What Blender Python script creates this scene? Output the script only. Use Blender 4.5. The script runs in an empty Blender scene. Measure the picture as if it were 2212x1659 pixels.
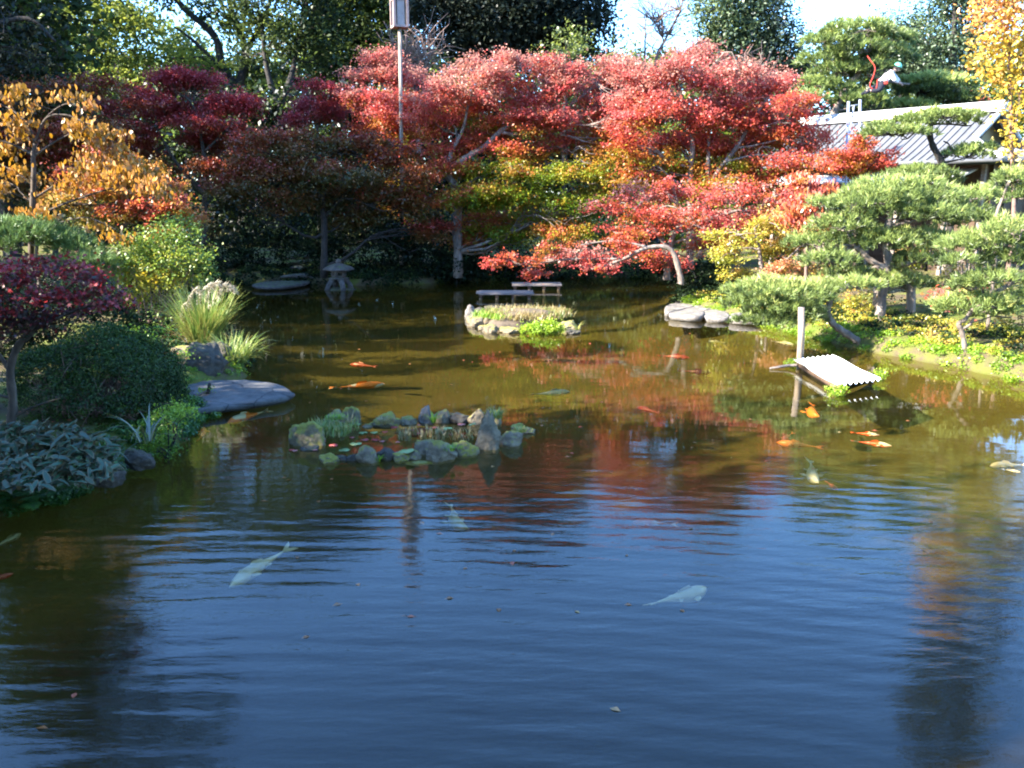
import bpy, bmesh, math, random
import numpy as np
from mathutils import Vector, Matrix, noise

PI = math.pi
R = math.radians
scene = bpy.context.scene
col = scene.collection

# ------------------------------------------------------------------ camera
CAM_Z, PITCH, FPX = 3.0, R(12.0), 1916.0
cd = bpy.data.cameras.new("camera")
cam = bpy.data.objects.new("camera", cd)
col.objects.link(cam)
cam.location = (0, 0, CAM_Z)
cam.rotation_euler = (R(90) - PITCH, 0, 0)
cd.sensor_width = 36
cd.lens = 36 * FPX / 2212.0
cd.clip_start = 0.1
cd.clip_end = 3000
scene.camera = cam

# ------------------------------------------------------------------ light
SUN_EL, SUN_AZ = R(32), R(22)      # height of the sun; direction its light travels, from +X towards +Y
tv = Vector((math.cos(SUN_AZ) * math.cos(SUN_EL), math.sin(SUN_AZ) * math.cos(SUN_EL), -math.sin(SUN_EL)))
world = bpy.data.worlds.new("World")
scene.world = world
world.use_nodes = True
wn = world.node_tree
sky = wn.nodes.new("ShaderNodeTexSky")
sky.sky_type = 'NISHITA'
sky.sun_disc = False
sky.sun_elevation = SUN_EL
sky.sun_rotation = math.atan2(-tv.x, -tv.y)
sky.air_density = 1.2
sky.dust_density = 0.3
sky.ozone_density = 10.0
wn.links.new(sky.outputs[0], wn.nodes["Background"].inputs[0])
wn.nodes["Background"].inputs[1].default_value = 0.15
sl = bpy.data.lights.new("sun", 'SUN')
sl.energy = 5.0
sl.angle = R(0.5)
sl.color = (1.0, 0.93, 0.82)
so = bpy.data.objects.new("sun", sl)
so.rotation_euler = tv.to_track_quat('-Z', 'Y').to_euler()
col.objects.link(so)
scene.view_settings.view_transform = 'Standard'
scene.view_settings.look = 'None'
scene.view_settings.exposure = 2.7
scene.view_settings.gamma = 1
scene.cycles.max_bounces = 8
scene.cycles.transparent_max_bounces = 8
scene.cycles.diffuse_bounces = 3
scene.cycles.caustics_reflective = False
scene.cycles.caustics_refractive = False
scene.cycles.filter_width = 2.0
scene.render.use_persistent_data = False

# ------------------------------------------------------------------ placing
def ray(px, py):
    a, b = (px - 1106) / FPX, (829.5 - py) / FPX
    return Vector((a, math.cos(PITCH) + b * math.sin(PITCH), -math.sin(PITCH) + b * math.cos(PITCH)))
def at(px, py, Y):
    d = ray(px, py)
    return Vector((0, 0, CAM_Z)) + d * (Y / d.y)
def on(px, py, z=0.0):
    d = ray(px, py)
    return Vector((0, 0, CAM_Z)) + d * ((z - CAM_Z) / d.z)
def m_at(Y):                       # metres per photograph pixel at that distance
    return Y / FPX

# ------------------------------------------------------------------ materials
def new_mat(name):
    m = bpy.data.materials.new(name)
    m.use_nodes = True
    nt = m.node_tree
    return m, nt, nt.nodes["Principled BSDF"], nt.nodes["Material Output"]
def ramp(nt, stops, fac):
    r = nt.nodes.new("ShaderNodeValToRGB")
    el = r.color_ramp.elements
    while len(el) > 2: el.remove(el[-1])
    for i, (p, c) in enumerate(stops):
        e = el[i] if i < 2 else el.new(p)
        e.position = p
        e.color = (*c, 1)
    nt.links.new(fac, r.inputs[0])
    return r.outputs[0]
def noise_tex(nt, scale, detail=4, rough=0.6, coord='Object', stretch=None):
    tc = nt.nodes.new("ShaderNodeTexCoord")
    n = nt.nodes.new("ShaderNodeTexNoise")
    n.inputs['Scale'].default_value = scale
    n.inputs['Detail'].default_value = detail
    n.inputs['Roughness'].default_value = rough
    if stretch:
        mp = nt.nodes.new("ShaderNodeMapping")
        mp.inputs['Scale'].default_value = stretch
        nt.links.new(tc.outputs[coord], mp.inputs[0])
        nt.links.new(mp.outputs[0], n.inputs['Vector'])
    else:
        nt.links.new(tc.outputs[coord], n.inputs['Vector'])
    return n.outputs['Fac']
def bump(nt, h, dist, strength=1.0):
    b = nt.nodes.new("ShaderNodeBump")
    b.inputs['Distance'].default_value = dist
    b.inputs['Strength'].default_value = strength
    nt.links.new(h, b.inputs['Height'])
    return b.outputs[0]
def surf(name, stops, scale, rough=0.85, bd=0.02, stretch=None, metal=0, spec=0.3, coord='Object'):
    m, nt, p, o = new_mat(name)
    f = noise_tex(nt, scale, 6, 0.65, coord, stretch)
    nt.links.new(ramp(nt, stops, f), p.inputs['Base Color'])
    p.inputs['Roughness'].default_value = rough
    p.inputs['Metallic'].default_value = metal
    p.inputs['Specular IOR Level'].default_value = spec
    if bd: nt.links.new(bump(nt, f, bd), p.inputs['Normal'])
    return m
def leafmat(name, stops, trans=0.35, gloss=0.04, groughness=0.45):
    m, nt, p, o = new_mat(name)
    nt.nodes.remove(p)
    a = nt.nodes.new("ShaderNodeAttribute")
    a.attribute_name = 'v'
    c = ramp(nt, stops, a.outputs['Fac'])
    d = nt.nodes.new("ShaderNodeBsdfDiffuse")
    t = nt.nodes.new("ShaderNodeBsdfTranslucent")
    g = nt.nodes.new("ShaderNodeBsdfGlossy")
    g.inputs['Roughness'].default_value = groughness
    g.inputs['Color'].default_value = (1, 1, 1, 1)
    nt.links.new(c, d.inputs[0]); nt.links.new(c, t.inputs[0])
    x = nt.nodes.new("ShaderNodeMixShader"); x.inputs[0].default_value = trans
    nt.links.new(d.outputs[0], x.inputs[1]); nt.links.new(t.outputs[0], x.inputs[2])
    y = nt.nodes.new("ShaderNodeMixShader"); y.inputs[0].default_value = gloss
    nt.links.new(x.outputs[0], y.inputs[1]); nt.links.new(g.outputs[0], y.inputs[2])
    nt.links.new(y.outputs[0], o.inputs[0])
    return m

M = {}
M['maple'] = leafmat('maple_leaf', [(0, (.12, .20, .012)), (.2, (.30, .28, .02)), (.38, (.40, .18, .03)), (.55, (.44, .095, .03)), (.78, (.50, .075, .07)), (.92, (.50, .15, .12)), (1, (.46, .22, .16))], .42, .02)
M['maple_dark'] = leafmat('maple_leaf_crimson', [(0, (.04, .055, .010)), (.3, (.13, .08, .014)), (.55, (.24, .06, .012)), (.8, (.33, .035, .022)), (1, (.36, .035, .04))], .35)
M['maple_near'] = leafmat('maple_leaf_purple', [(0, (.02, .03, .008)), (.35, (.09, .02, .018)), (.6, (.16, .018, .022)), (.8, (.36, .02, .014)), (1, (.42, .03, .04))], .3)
M['maple_yellow'] = leafmat('maple_leaf_yellow', [(0, (.16, .22, .02)), (.4, (.42, .38, .04)), (.7, (.55, .36, .08)), (1, (.55, .22, .10))], .4)
M['maple_orange'] = leafmat('maple_leaf_orange', [(0, (.12, .15, .02)), (.3, (.32, .22, .03)), (.55, (.50, .22, .04)), (.8, (.50, .10, .04)), (1, (.5, .12, .09))], .4)
M['yellow'] = leafmat('yellow_leaf', [(0, (.13, .09, .01)), (.4, (.30, .15, .010)), (.75, (.40, .19, .015)), (1, (.44, .18, .04))], .35)
M['orange_tall'] = leafmat('golden_leaf', [(0, (.40, .30, .03)), (.5, (.60, .42, .05)), (.8, (.62, .36, .08)), (1, (.58, .25, .09))], .35)
M['evergreen'] = leafmat('evergreen_leaf', [(0, (.014, .024, .012)), (.35, (.04, .06, .018)), (.6, (.09, .12, .025)), (.85, (.20, .24, .04)), (1, (.30, .32, .05))], .45, .015)
M['rust_green'] = leafmat('rust_green_leaf', [(0, (.02, .03, .01)), (.45, (.05, .06, .015)), (.7, (.12, .09, .02)), (1, (.22, .09, .02))], .35, .03)
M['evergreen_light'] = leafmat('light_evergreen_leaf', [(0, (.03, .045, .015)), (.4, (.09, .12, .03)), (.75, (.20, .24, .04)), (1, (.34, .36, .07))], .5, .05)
M['wood_mass'] = leafmat('shaded_wood_leaf', [(0, (.006, .010, .006)), (.4, (.018, .03, .009)), (.7, (.10, .15, .02)), (1, (.22, .28, .03))], .35, .04)  # shade inside the wood put into the leaf colour
M['blue_dark'] = leafmat('dark_evergreen_leaf', [(0, (.010, .015, .012)), (.5, (.022, .030, .020)), (.9, (.045, .05, .022)), (1, (.08, .08, .03))], .2, .015)
M['conifer'] = leafmat('conifer_leaf', [(0, (.02, .035, .02)), (.5, (.05, .08, .035)), (1, (.12, .16, .06))], .2, .04)
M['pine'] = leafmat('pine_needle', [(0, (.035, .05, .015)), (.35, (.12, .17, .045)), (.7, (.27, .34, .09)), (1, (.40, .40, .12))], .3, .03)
M['pine_cool'] = leafmat('blue_green_pine_needle', [(0, (.05, .09, .025)), (.5, (.11, .18, .05)), (1, (.20, .30, .09))], .25, .03)
M['bush'] = leafmat('bush_leaf', [(0, (.006, .011, .006)), (.5, (.014, .026, .011)), (.9, (.035, .06, .02)), (1, (.09, .14, .03))], .2, .01, .4)
M['azalea'] = leafmat('azalea_leaf', [(0, (.010, .024, .006)), (.5, (.025, .058, .010)), (1, (.09, .15, .015))], .3, .02)
M['lime'] = leafmat('bright_green_leaf', [(0, (.06, .14, .015)), (.5, (.16, .30, .02)), (1, (.34, .46, .03))], .4, .04)
M['lespedeza'] = leafmat('yellow_green_leaf', [(0, (.10, .18, .03)), (.45, (.18, .26, .03)), (.8, (.36, .34, .03)), (1, (.50, .36, .03))], .4)
M['grass'] = leafmat('grass_blade', [(0, (.08, .16, .03)), (.4, (.17, .26, .05)), (.75, (.34, .32, .08)), (1, (.42, .30, .12))], .35)
M['strap'] = leafmat('strap_leaf', [(0, (.03, .06, .03)), (.6, (.07, .12, .06)), (1, (.20, .17, .05))], .25, .1, .35)
M['plume'] = leafmat('plume_hair', [(0, (.42, .36, .26)), (1, (.72, .66, .52))], .5)
M['sasa_edge'] = leafmat('bamboo_leaf_margin', [(0, (.12, .10, .055)), (1, (.22, .18, .10))], .2, .02)
M['sasa'] = leafmat('bamboo_leaf_middle', [(0, (.02, .055, .018)), (1, (.05, .11, .045))], .2, .05, .35)
M['fern'] = leafmat('fern_leaf', [(0, (.03, .10, .015)), (1, (.09, .22, .03))], .35, .05)
M['drygrass'] = leafmat('dry_grass', [(0, (.14, .16, .04)), (.5, (.30, .24, .08)), (1, (.42, .27, .13))], .35)
M['litter'] = leafmat('fallen_leaf', [(0, (.25, .10, .03)), (.5, (.40, .16, .05)), (.8, (.5, .10, .06)), (1, (.6, .42, .15))], .2)
M['lily'] = leafmat('lily_pad_leaf', [(0, (.30, .05, .04)), (.35, (.45, .18, .14)), (.6, (.16, .22, .07)), (1, (.30, .36, .14))], .1, .03, .3)
M['bark'] = surf('bark', [(.3, (.03, .024, .018)), (.55, (.08, .06, .045)), (.75, (.16, .13, .10))], 9, .9, .02, (1, 1, .35))
M['bark_pale'] = surf('pale_bark', [(.3, (.07, .055, .045)), (.55, (.20, .16, .13)), (.75, (.36, .31, .26))], 7, .85, .02, (1, 1, .4))
M['bark_dark'] = surf('dark_bark', [(.3, (.015, .013, .012)), (.7, (.05, .042, .036))], 8, .9, .02)
M['twig'] = surf('twig_bark', [(.3, (.10, .06, .05)), (.7, (.26, .17, .13))], 12, .85, 0)
M['post'] = surf('weathered_post', [(.3, (.14, .11, .08)), (.6, (.30, .24, .19)), (.8, (.42, .36, .30))], 6, .9, .01, (3, 3, .3))
def rockmat(name, base, mossiness, mosscol=(.10, .15, .02)):
    m, nt, p, o = new_mat(name)
    f = noise_tex(nt, 5, 8, .7)
    c1 = ramp(nt, [(.28, tuple(x * .35 for x in base)), (.5, base), (.72, tuple(min(.6, x * 1.8) for x in base))], f)
    geo = nt.nodes.new("ShaderNodeNewGeometry")
    sp = nt.nodes.new("ShaderNodeSeparateXYZ")
    nt.links.new(geo.outputs['Normal'], sp.inputs[0])
    f2 = noise_tex(nt, 9, 5, .7)
    ad = nt.nodes.new("ShaderNodeMath"); ad.operation = 'MULTIPLY_ADD'
    nt.links.new(f2, ad.inputs[0]); ad.inputs[1].default_value = 1.6
    sc = nt.nodes.new("ShaderNodeMath"); sc.operation = 'MULTIPLY_ADD'
    nt.links.new(sp.outputs[2], sc.inputs[0]); sc.inputs[1].default_value = .6; sc.inputs[2].default_value = mossiness - 1.25
    nt.links.new(sc.outputs[0], ad.inputs[2])
    mk = ramp(nt, [(.35, (0, 0, 0)), (.6, (1, 1, 1))], ad.outputs[0])
    mx = nt.nodes.new("ShaderNodeMix"); mx.data_type = 'RGBA'
    nt.links.new(mk, mx.inputs[0]); nt.links.new(c1, mx.inputs[6]); mx.inputs[7].default_value = (*mosscol, 1)
    nt.links.new(mx.outputs[2], p.inputs['Base Color'])
    p.inputs['Roughness'].default_value = .85
    nt.links.new(bump(nt, noise_tex(nt, 14, 8, .75), .06), p.inputs['Normal'])
    return m
M['rock'] = rockmat('grey_rock', (.21, .17, .11), .5, (.24, .22, .04))  # real moss, but its yellow and the warm stone also suggest sunlight
M['rock_mossy'] = rockmat('mossy_rock', (.20, .165, .095), .72, (.27, .25, .04))
M['rock_dark'] = rockmat('dark_lava_rock', (.07, .06, .045), .3, (.12, .12, .03))
M['rock_pale'] = rockmat('pale_rock', (.19, .17, .15), .15)
M['slab'] = rockmat('slab_stone', (.30, .285, .26), .0, (.12, .12, .05))
M['granite'] = rockmat('granite', (.10, .085, .075), .25)
M['wood'] = surf('weathered_plank', [(.3, (.13, .10, .085)), (.7, (.30, .25, .21))], 5, .8, .01, (.6, 6, 6))
M['wood_dark'] = surf('dark_timber', [(.3, (.035, .02, .012)), (.7, (.10, .06, .035))], 6, .7, .01, (4, 4, .4))
M['tin'] = surf('white_corrugated_sheet', [(.3, (.72, .71, .66)), (.7, (.84, .84, .82))], 2.5, .5, 0)
M['roof'] = surf('grey_roof_metal', [(.3, (.085, .088, .094)), (.7, (.15, .153, .16))], 1.5, .5, .003, None, .1, .4)
M['roof_pale'] = surf('pale_ridge_metal', [(.3, (.40, .40, .39)), (.7, (.55, .55, .54))], 2, .4, 0)
M['plaster'] = surf('ochre_plaster', [(.3, (.30, .22, .12)), (.7, (.40, .31, .18))], 3, .9, 0)
M['alu'] = surf('aluminium', [(.3, (.22, .25, .30)), (.7, (.32, .35, .40))], 8, .5, 0, None, .3)
M['black'] = surf('underside_shade', [(.3, (.008, .008, .008)), (.7, (.014, .013, .012))], 5, .8, 0)
M['earth'] = surf('earth', [(.3, (.06, .045, .03)), (.7, (.16, .12, .08))], 4, .95, .03)
M['skin'] = surf('skin', [(.3, (.45, .28, .2)), (.7, (.5, .32, .24))], 10, .6, 0)
M['shirt'] = surf('pale_shirt', [(.3, (.62, .60, .62)), (.7, (.75, .73, .75))], 12, .9, .004)
M['navy'] = surf('dark_cloth', [(.3, (.008, .009, .016)), (.7, (.02, .021, .03))], 12, .9, .004)
M['cap'] = surf('green_helmet', [(.3, (.10, .50, .36)), (.7, (.2, .6, .45))], 6, .4, 0)
M['hair'] = surf('black_hair', [(.3, (.01, .01, .01)), (.7, (.02, .02, .02))], 20, .6, 0)
M['red_rope'] = surf('red_rope', [(.3, (.45, .03, .02)), (.7, (.6, .06, .04))], 30, .7, 0)
M['lamp_pane'] = surf('frosted_pane', [(.3, (.20, .17, .16)), (.7, (.30, .26, .25))], 3, .3, 0)
M['lamp_wood'] = surf('lamp_timber', [(.3, (.26, .18, .16)), (.7, (.38, .28, .25))], 6, .7, 0)

# ground: leaf-strewn earth and moss above the water line, olive mud below it
def ground_mat():
    m, nt, p, o = new_mat('ground_soil')
    f = noise_tex(nt, 1.3, 8, .7)
    c = ramp(nt, [(.25, (.045, .035, .02)), (.42, (.11, .085, .05)), (.55, (.12, .13, .03)), (.7, (.08, .13, .02)), (.85, (.22, .17, .10))], f)
    geo = nt.nodes.new("ShaderNodeNewGeometry")
    sp = nt.nodes.new("ShaderNodeSeparateXYZ")
    nt.links.new(geo.outputs['Position'], sp.inputs[0])
    mr = nt.nodes.new("ShaderNodeMapRange")
    mr.inputs[1].default_value = -.08; mr.inputs[2].default_value = .05
    nt.links.new(sp.outputs[2], mr.inputs[0])
    f2 = noise_tex(nt, 2.2, 6, .7)
    mud = ramp(nt, [(.3, (.052, .043, .009)), (.7, (.068, .056, .013))], f2)
    dp = nt.nodes.new("ShaderNodeMapRange")        # shade on the pond painted into the bed: mud darkens with depth
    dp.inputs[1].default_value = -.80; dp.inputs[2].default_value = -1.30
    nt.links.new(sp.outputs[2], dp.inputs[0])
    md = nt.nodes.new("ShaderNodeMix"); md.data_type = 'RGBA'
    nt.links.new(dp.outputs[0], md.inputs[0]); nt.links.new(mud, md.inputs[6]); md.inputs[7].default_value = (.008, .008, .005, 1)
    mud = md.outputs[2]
    mx = nt.nodes.new("ShaderNodeMix"); mx.data_type = 'RGBA'
    nt.links.new(mr.outputs[0], mx.inputs[0]); nt.links.new(mud, mx.inputs[6]); nt.links.new(c, mx.inputs[7])
    nt.links.new(mx.outputs[2], p.inputs['Base Color'])
    p.inputs['Roughness'].default_value = .95
    p.inputs['Specular IOR Level'].default_value = .1
    nt.links.new(bump(nt, noise_tex(nt, 11, 8, .75), .05), p.inputs['Normal'])
    return m
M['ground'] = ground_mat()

def water_mat():
    m, nt, p, o = new_mat('pond_water')
    nt.nodes.remove(p)
    N, L = nt.nodes, nt.links
    tc = N.new("ShaderNodeTexCoord")
    def wav(scale, sx, sy, rot, detail, rough):
        mp = N.new("ShaderNodeMapping")
        mp.inputs['Scale'].default_value = (sx, sy, 1)
        mp.inputs['Rotation'].default_value = (0, 0, rot)
        L.new(tc.outputs['Object'], mp.inputs[0])
        n = N.new("ShaderNodeTexNoise")
        n.inputs['Scale'].default_value = scale
        n.inputs['Detail'].default_value = detail
        n.inputs['Roughness'].default_value = rough
        L.new(mp.outputs[0], n.inputs['Vector'])
        return n.outputs['Fac']
    def math2(op, a, b):
        k = N.new("ShaderNodeMath"); k.operation = op
        for i, v in enumerate((a, b)):
            if isinstance(v, (int, float)): k.inputs[i].default_value = v
            else: L.new(v, k.inputs[i])
        return k.outputs[0]
    # long low ripples, broad crests spreading as arcs from a point off to the lower left, and fine chop
    a = wav(2.1, .42, 1.9, R(10), 2.5, .5)
    b = wav(6.5, .55, 1.6, R(-8), 4, .6)
    w = N.new("ShaderNodeTexWave")
    w.wave_type = 'RINGS'; w.rings_direction = 'Z'
    w.inputs['Scale'].default_value = 1.25
    w.inputs['Distortion'].default_value = 2.4
    w.inputs['Detail'].default_value = 2.5
    w.inputs['Detail Scale'].default_value = .9
    mp = N.new("ShaderNodeMapping"); mp.inputs['Location'].default_value = (1.6, 6.5, 0)
    L.new(tc.outputs['Object'], mp.inputs[0]); L.new(mp.outputs[0], w.inputs['Vector'])
    geo = N.new("ShaderNodeNewGeometry")
    sp = N.new("ShaderNodeSeparateXYZ"); L.new(geo.outputs['Position'], sp.inputs[0])
    near = N.new("ShaderNodeMapRange")             # the breeze reaches only the open end of the pond
    near.inputs[1].default_value = 11.0; near.inputs[2].default_value = 6.5
    near.inputs[3].default_value = .10; near.inputs[4].default_value = 1.0
    L.new(sp.outputs[1], near.inputs[0])
    patch = wav(.35, 1, 1, 0, 2, .5)
    pm = N.new("ShaderNodeMapRange"); pm.inputs[1].default_value = .35; pm.inputs[2].default_value = .65
    pm.inputs[3].default_value = .55; pm.inputs[4].default_value = 1.2
    L.new(patch, pm.inputs[0])
    h = math2('ADD', math2('MULTIPLY', a, .55), math2('ADD', math2('MULTIPLY', b, .21), math2('MULTIPLY', w.outputs['Fac'], .085)))
    h = math2('MULTIPLY', h, math2('MULTIPLY', near.outputs[0], pm.outputs[0]))
    bp = N.new("ShaderNodeBump"); bp.inputs['Distance'].default_value = .017
    L.new(h, bp.inputs['Height'])
    fr = N.new("ShaderNodeFresnel"); fr.inputs['IOR'].default_value = 1.5
    L.new(bp.outputs[0], fr.inputs['Normal'])
    gl = N.new("ShaderNodeBsdfGlossy"); gl.inputs['Roughness'].default_value = .006
    L.new(bp.outputs[0], gl.inputs['Normal'])
    tr = N.new("ShaderNodeBsdfTransparent"); tr.inputs[0].default_value = (.92, .86, .62, 1)
    df = N.new("ShaderNodeBsdfDiffuse"); df.inputs[0].default_value = (.085, .062, .009, 1)   # suspended silt
    mx = N.new("ShaderNodeMixShader"); mx.inputs[0].default_value = .09
    L.new(tr.outputs[0], mx.inputs[1]); L.new(df.outputs[0], mx.inputs[2])
    mm = N.new("ShaderNodeMixShader")
    bk = N.new("ShaderNodeMix"); bk.data_type = 'FLOAT'
    L.new(geo.outputs['Backfacing'], bk.inputs[0]); L.new(fr.outputs[0], bk.inputs[2]); bk.inputs[3].default_value = .10
    L.new(bk.outputs[0], mm.inputs[0]); L.new(mx.outputs[0], mm.inputs[1]); L.new(gl.outputs[0], mm.inputs[2])
    L.new(mm.outputs[0], o.inputs[0])
    return m
M['water'] = water_mat()

# ------------------------------------------------------------------ object helpers
def tag(o, label=None, cat=None, group=None, kind=None):
    if label: o['label'] = label
    if cat: o['category'] = cat
    if group: o['group'] = group
    if kind: o['kind'] = kind
    return o
def empty(name, loc=(0, 0, 0)):
    o = bpy.data.objects.new(name, None)
    o.location = loc
    o.empty_display_size = .2
    col.objects.link(o)
    return o
def adopt(o, parent):
    if parent is not None:
        o.parent = parent
        o.matrix_parent_inverse = Matrix.Translation(-Vector(parent.location))
def link_mesh(name, me, mats, parent=None, smooth=False):
    for m in (mats if isinstance(mats, (list, tuple)) else [mats]): me.materials.append(m)
    if smooth: me.shade_smooth()
    o = bpy.data.objects.new(name, me)
    col.objects.link(o)
    adopt(o, parent)
    return o
def poly_mesh(name, V, K, mat, parent=None, v=None, smooth=False):
    """V: (n*K, 3) vertices, each K of them one face; v: a value per face for the material."""
    V = np.asarray(V, dtype=np.float32).reshape(-1, 3)
    n = len(V) // K
    me = bpy.data.meshes.new(name)
    me.vertices.add(n * K); me.loops.add(n * K); me.polygons.add(n)
    me.vertices.foreach_set('co', V.ravel())
    me.loops.foreach_set('vertex_index', np.arange(n * K, dtype=np.int32))
    me.polygons.foreach_set('loop_start', np.arange(0, n * K, K, dtype=np.int32))
    if v is not None:
        a = me.attributes.new('v', 'FLOAT', 'FACE')
        a.data.foreach_set('value', np.clip(np.asarray(v, dtype=np.float32), 0, 1))
    me.update(calc_edges=True)
    return link_mesh(name, me, mat, parent, smooth)

class Geo:
    def __init__(s): s.v, s.f = [], []
    def tube(s, pts, rad, n=6, cap=True):
        pts = [Vector(p) for p in pts]
        if not hasattr(rad, '__len__'): rad = [rad] * len(pts)
        b0 = len(s.v)
        ref = Vector((1, 0, 0)) if abs((pts[-1] - pts[0]).normalized().x) < .8 else Vector((0, 1, 0))
        for i, p in enumerate(pts):
            d = (pts[min(i + 1, len(pts) - 1)] - pts[max(i - 1, 0)]).normalized()
            a = (ref - d * ref.dot(d)).normalized(); b = d.cross(a)
            for k in range(n):
                t = 2 * PI * k / n
                s.v.append(p + (a * math.cos(t) + b * math.sin(t)) * rad[i])
        for i in range(len(pts) - 1):
            for k in range(n):
                q = b0 + i * n
                s.f.append((q + k, q + (k + 1) % n, q + n + (k + 1) % n, q + n + k))
        if cap:
            s.f.append(tuple(b0 + k for k in range(n))[::-1])
            s.f.append(tuple(b0 + (len(pts) - 1) * n + k for k in range(n)))
    def box(s, c, size, rz=0, axes=None):
        c = Vector(c); hx, hy, hz = [x / 2 for x in size]
        if axes is None:
            axes = (Vector((math.cos(rz), math.sin(rz), 0)), Vector((-math.sin(rz), math.cos(rz), 0)), Vector((0, 0, 1)))
        b = len(s.v)
        for z in (-1, 1):
            for x, y in ((-1, -1), (1, -1), (1, 1), (-1, 1)):
                s.v.append(c + axes[0] * (x * hx) + axes[1] * (y * hy) + axes[2] * (z * hz))
        for f in ((3, 2, 1, 0), (4, 5, 6, 7), (0, 1, 5, 4), (1, 2, 6, 5), (2, 3, 7, 6), (3, 0, 4, 7)):
            s.f.append(tuple(b + i for i in f))
    def face(s, pts):
        b = len(s.v); s.v += [Vector(p) for p in pts]; s.f.append(tuple(range(b, b + len(pts))))
    def prism(s, pts, h):
        """pts: outline (counter-clockwise from above) of the top; h: thickness downwards"""
        b = len(s.v); n = len(pts)
        s.v += [Vector(p) for p in pts] + [Vector(p) - Vector((0, 0, h)) for p in pts]
        s.f.append(tuple(range(b, b + n))); s.f.append(tuple(b + n + i for i in range(n))[::-1])
        for i in range(n): s.f.append((b + i, b + n + i, b + n + (i + 1) % n, b + (i + 1) % n))
    def lathe(s, c, prof, n=16, rot=0):
        b = len(s.v)
        for r, z in prof:
            for k in range(n):
                t = 2 * PI * k / n + rot
                s.v.append(Vector(c) + Vector((r * math.cos(t), r * math.sin(t), z)))
        for i in range(len(prof) - 1):
            for k in range(n):
                q = b + i * n
                s.f.append((q + k, q + (k + 1) % n, q + n + (k + 1) % n, q + n + k))
        s.f.append(tuple(b + k for k in range(n))[::-1])
        s.f.append(tuple(b + (len(prof) - 1) * n + k for k in range(n)))
    def build(s, name, mat, parent=None, smooth=False, bevel=0):
        me = bpy.data.meshes.new(name)
        me.from_pydata([tuple(p) for p in s.v], [], s.f)
        me.update()
        o = link_mesh(name, me, mat, parent, smooth)
        if bevel:
            md = o.modifiers.new('bevel', 'BEVEL'); md.width = bevel; md.segments = 2; md.limit_method = 'ANGLE'
        return o

def wig(a, b, n, amp, rng, sag=0.0):
    a, b = Vector(a), Vector(b)
    L = (b - a).length
    out = []
    o1 = Vector(rng.normal(0, 1, 3)) * amp * L; o2 = Vector(rng.normal(0, 1, 3)) * amp * L * .6
    for i in range(n + 1):
        t = i / n
        p = a.lerp(b, t) + o1 * math.sin(PI * t) + o2 * math.sin(2 * PI * t)
        p.z += sag * L * math.sin(PI * t)
        out.append(p)
    return out

# ------------------------------------------------------------------ foliage
QUAD = np.array([(-1, 0), (0, .55), (1, 0), (0, -.55)])
LONG = np.array([(-1, 0), (-.2, .27), (1, 0), (-.2, -.27)])
OVAL = np.array([(-1, 0), (-.55, .42), (.2, .5), (1, 0), (.2, -.5), (-.55, -.42)])
_st = []
for k, (r, a) in enumerate([(1.0, 0), (.38, 25), (.92, 50), (.36, 75), (.7, 105), (.25, 150), (.3, 180), (.25, 210), (.7, 255), (.36, 285), (.92, 310), (.38, 335)]):
    _st.append((r * math.cos(R(a)), r * math.sin(R(a))))
STAR = np.array(_st)

def unit(v): return v / (np.linalg.norm(v, axis=1, keepdims=True) + 1e-9)
def leaf_faces(C, N, S, shape, rng, T=None):
    n = len(C)
    if T is None: T = rng.normal(0, 1, (n, 3))
    T = unit(T - N * np.sum(T * N, axis=1, keepdims=True)); B = np.cross(N, T)
    K = len(shape)
    P = C[:, None, :] + S[:, None, None] * (shape[None, :, 0, None] * T[:, None, :] + shape[None, :, 1, None] * B[:, None, :])
    P = P - (S[:, None, None] * .22 * (shape[None, :, 0, None] ** 2)) * N[:, None, :]      # leaves cup a little
    return P.reshape(-1, 3), K

def spray_points(blobs, dens, hollow, rng):
    """blobs: (centre, (rx, ry, rz), v). Returns spray centres, v and outward direction."""
    P, V, U, I = [], [], [], []
    for bi, (c, r, v) in enumerate(blobs):
        r = np.array(r); area = 4 * PI * ((r[0] * r[1]) ** 1.6 / 3 + (r[0] * r[2]) ** 1.6 / 3 + (r[1] * r[2]) ** 1.6 / 3) ** (1 / 1.6)
        n = max(3, int(area * dens))
        u = unit(rng.normal(0, 1, (n, 3)))
        rho = hollow + (1.08 - hollow) * rng.random((n, 1)) ** .7
        rho = rho * (1 + .16 * np.sin(u[:, :1] * 5 + bi) * np.cos(u[:, 2:] * 6 + bi * 2))
        P.append(np.array(c)[None] + u * rho * r[None]); U.append(u)
        V.append(v + rng.normal(0, 1, n) * .0 + np.zeros(n)); I.append(np.full(n, bi))
    return np.concatenate(P), np.concatenate(V), np.concatenate(U), np.concatenate(I)

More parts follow.
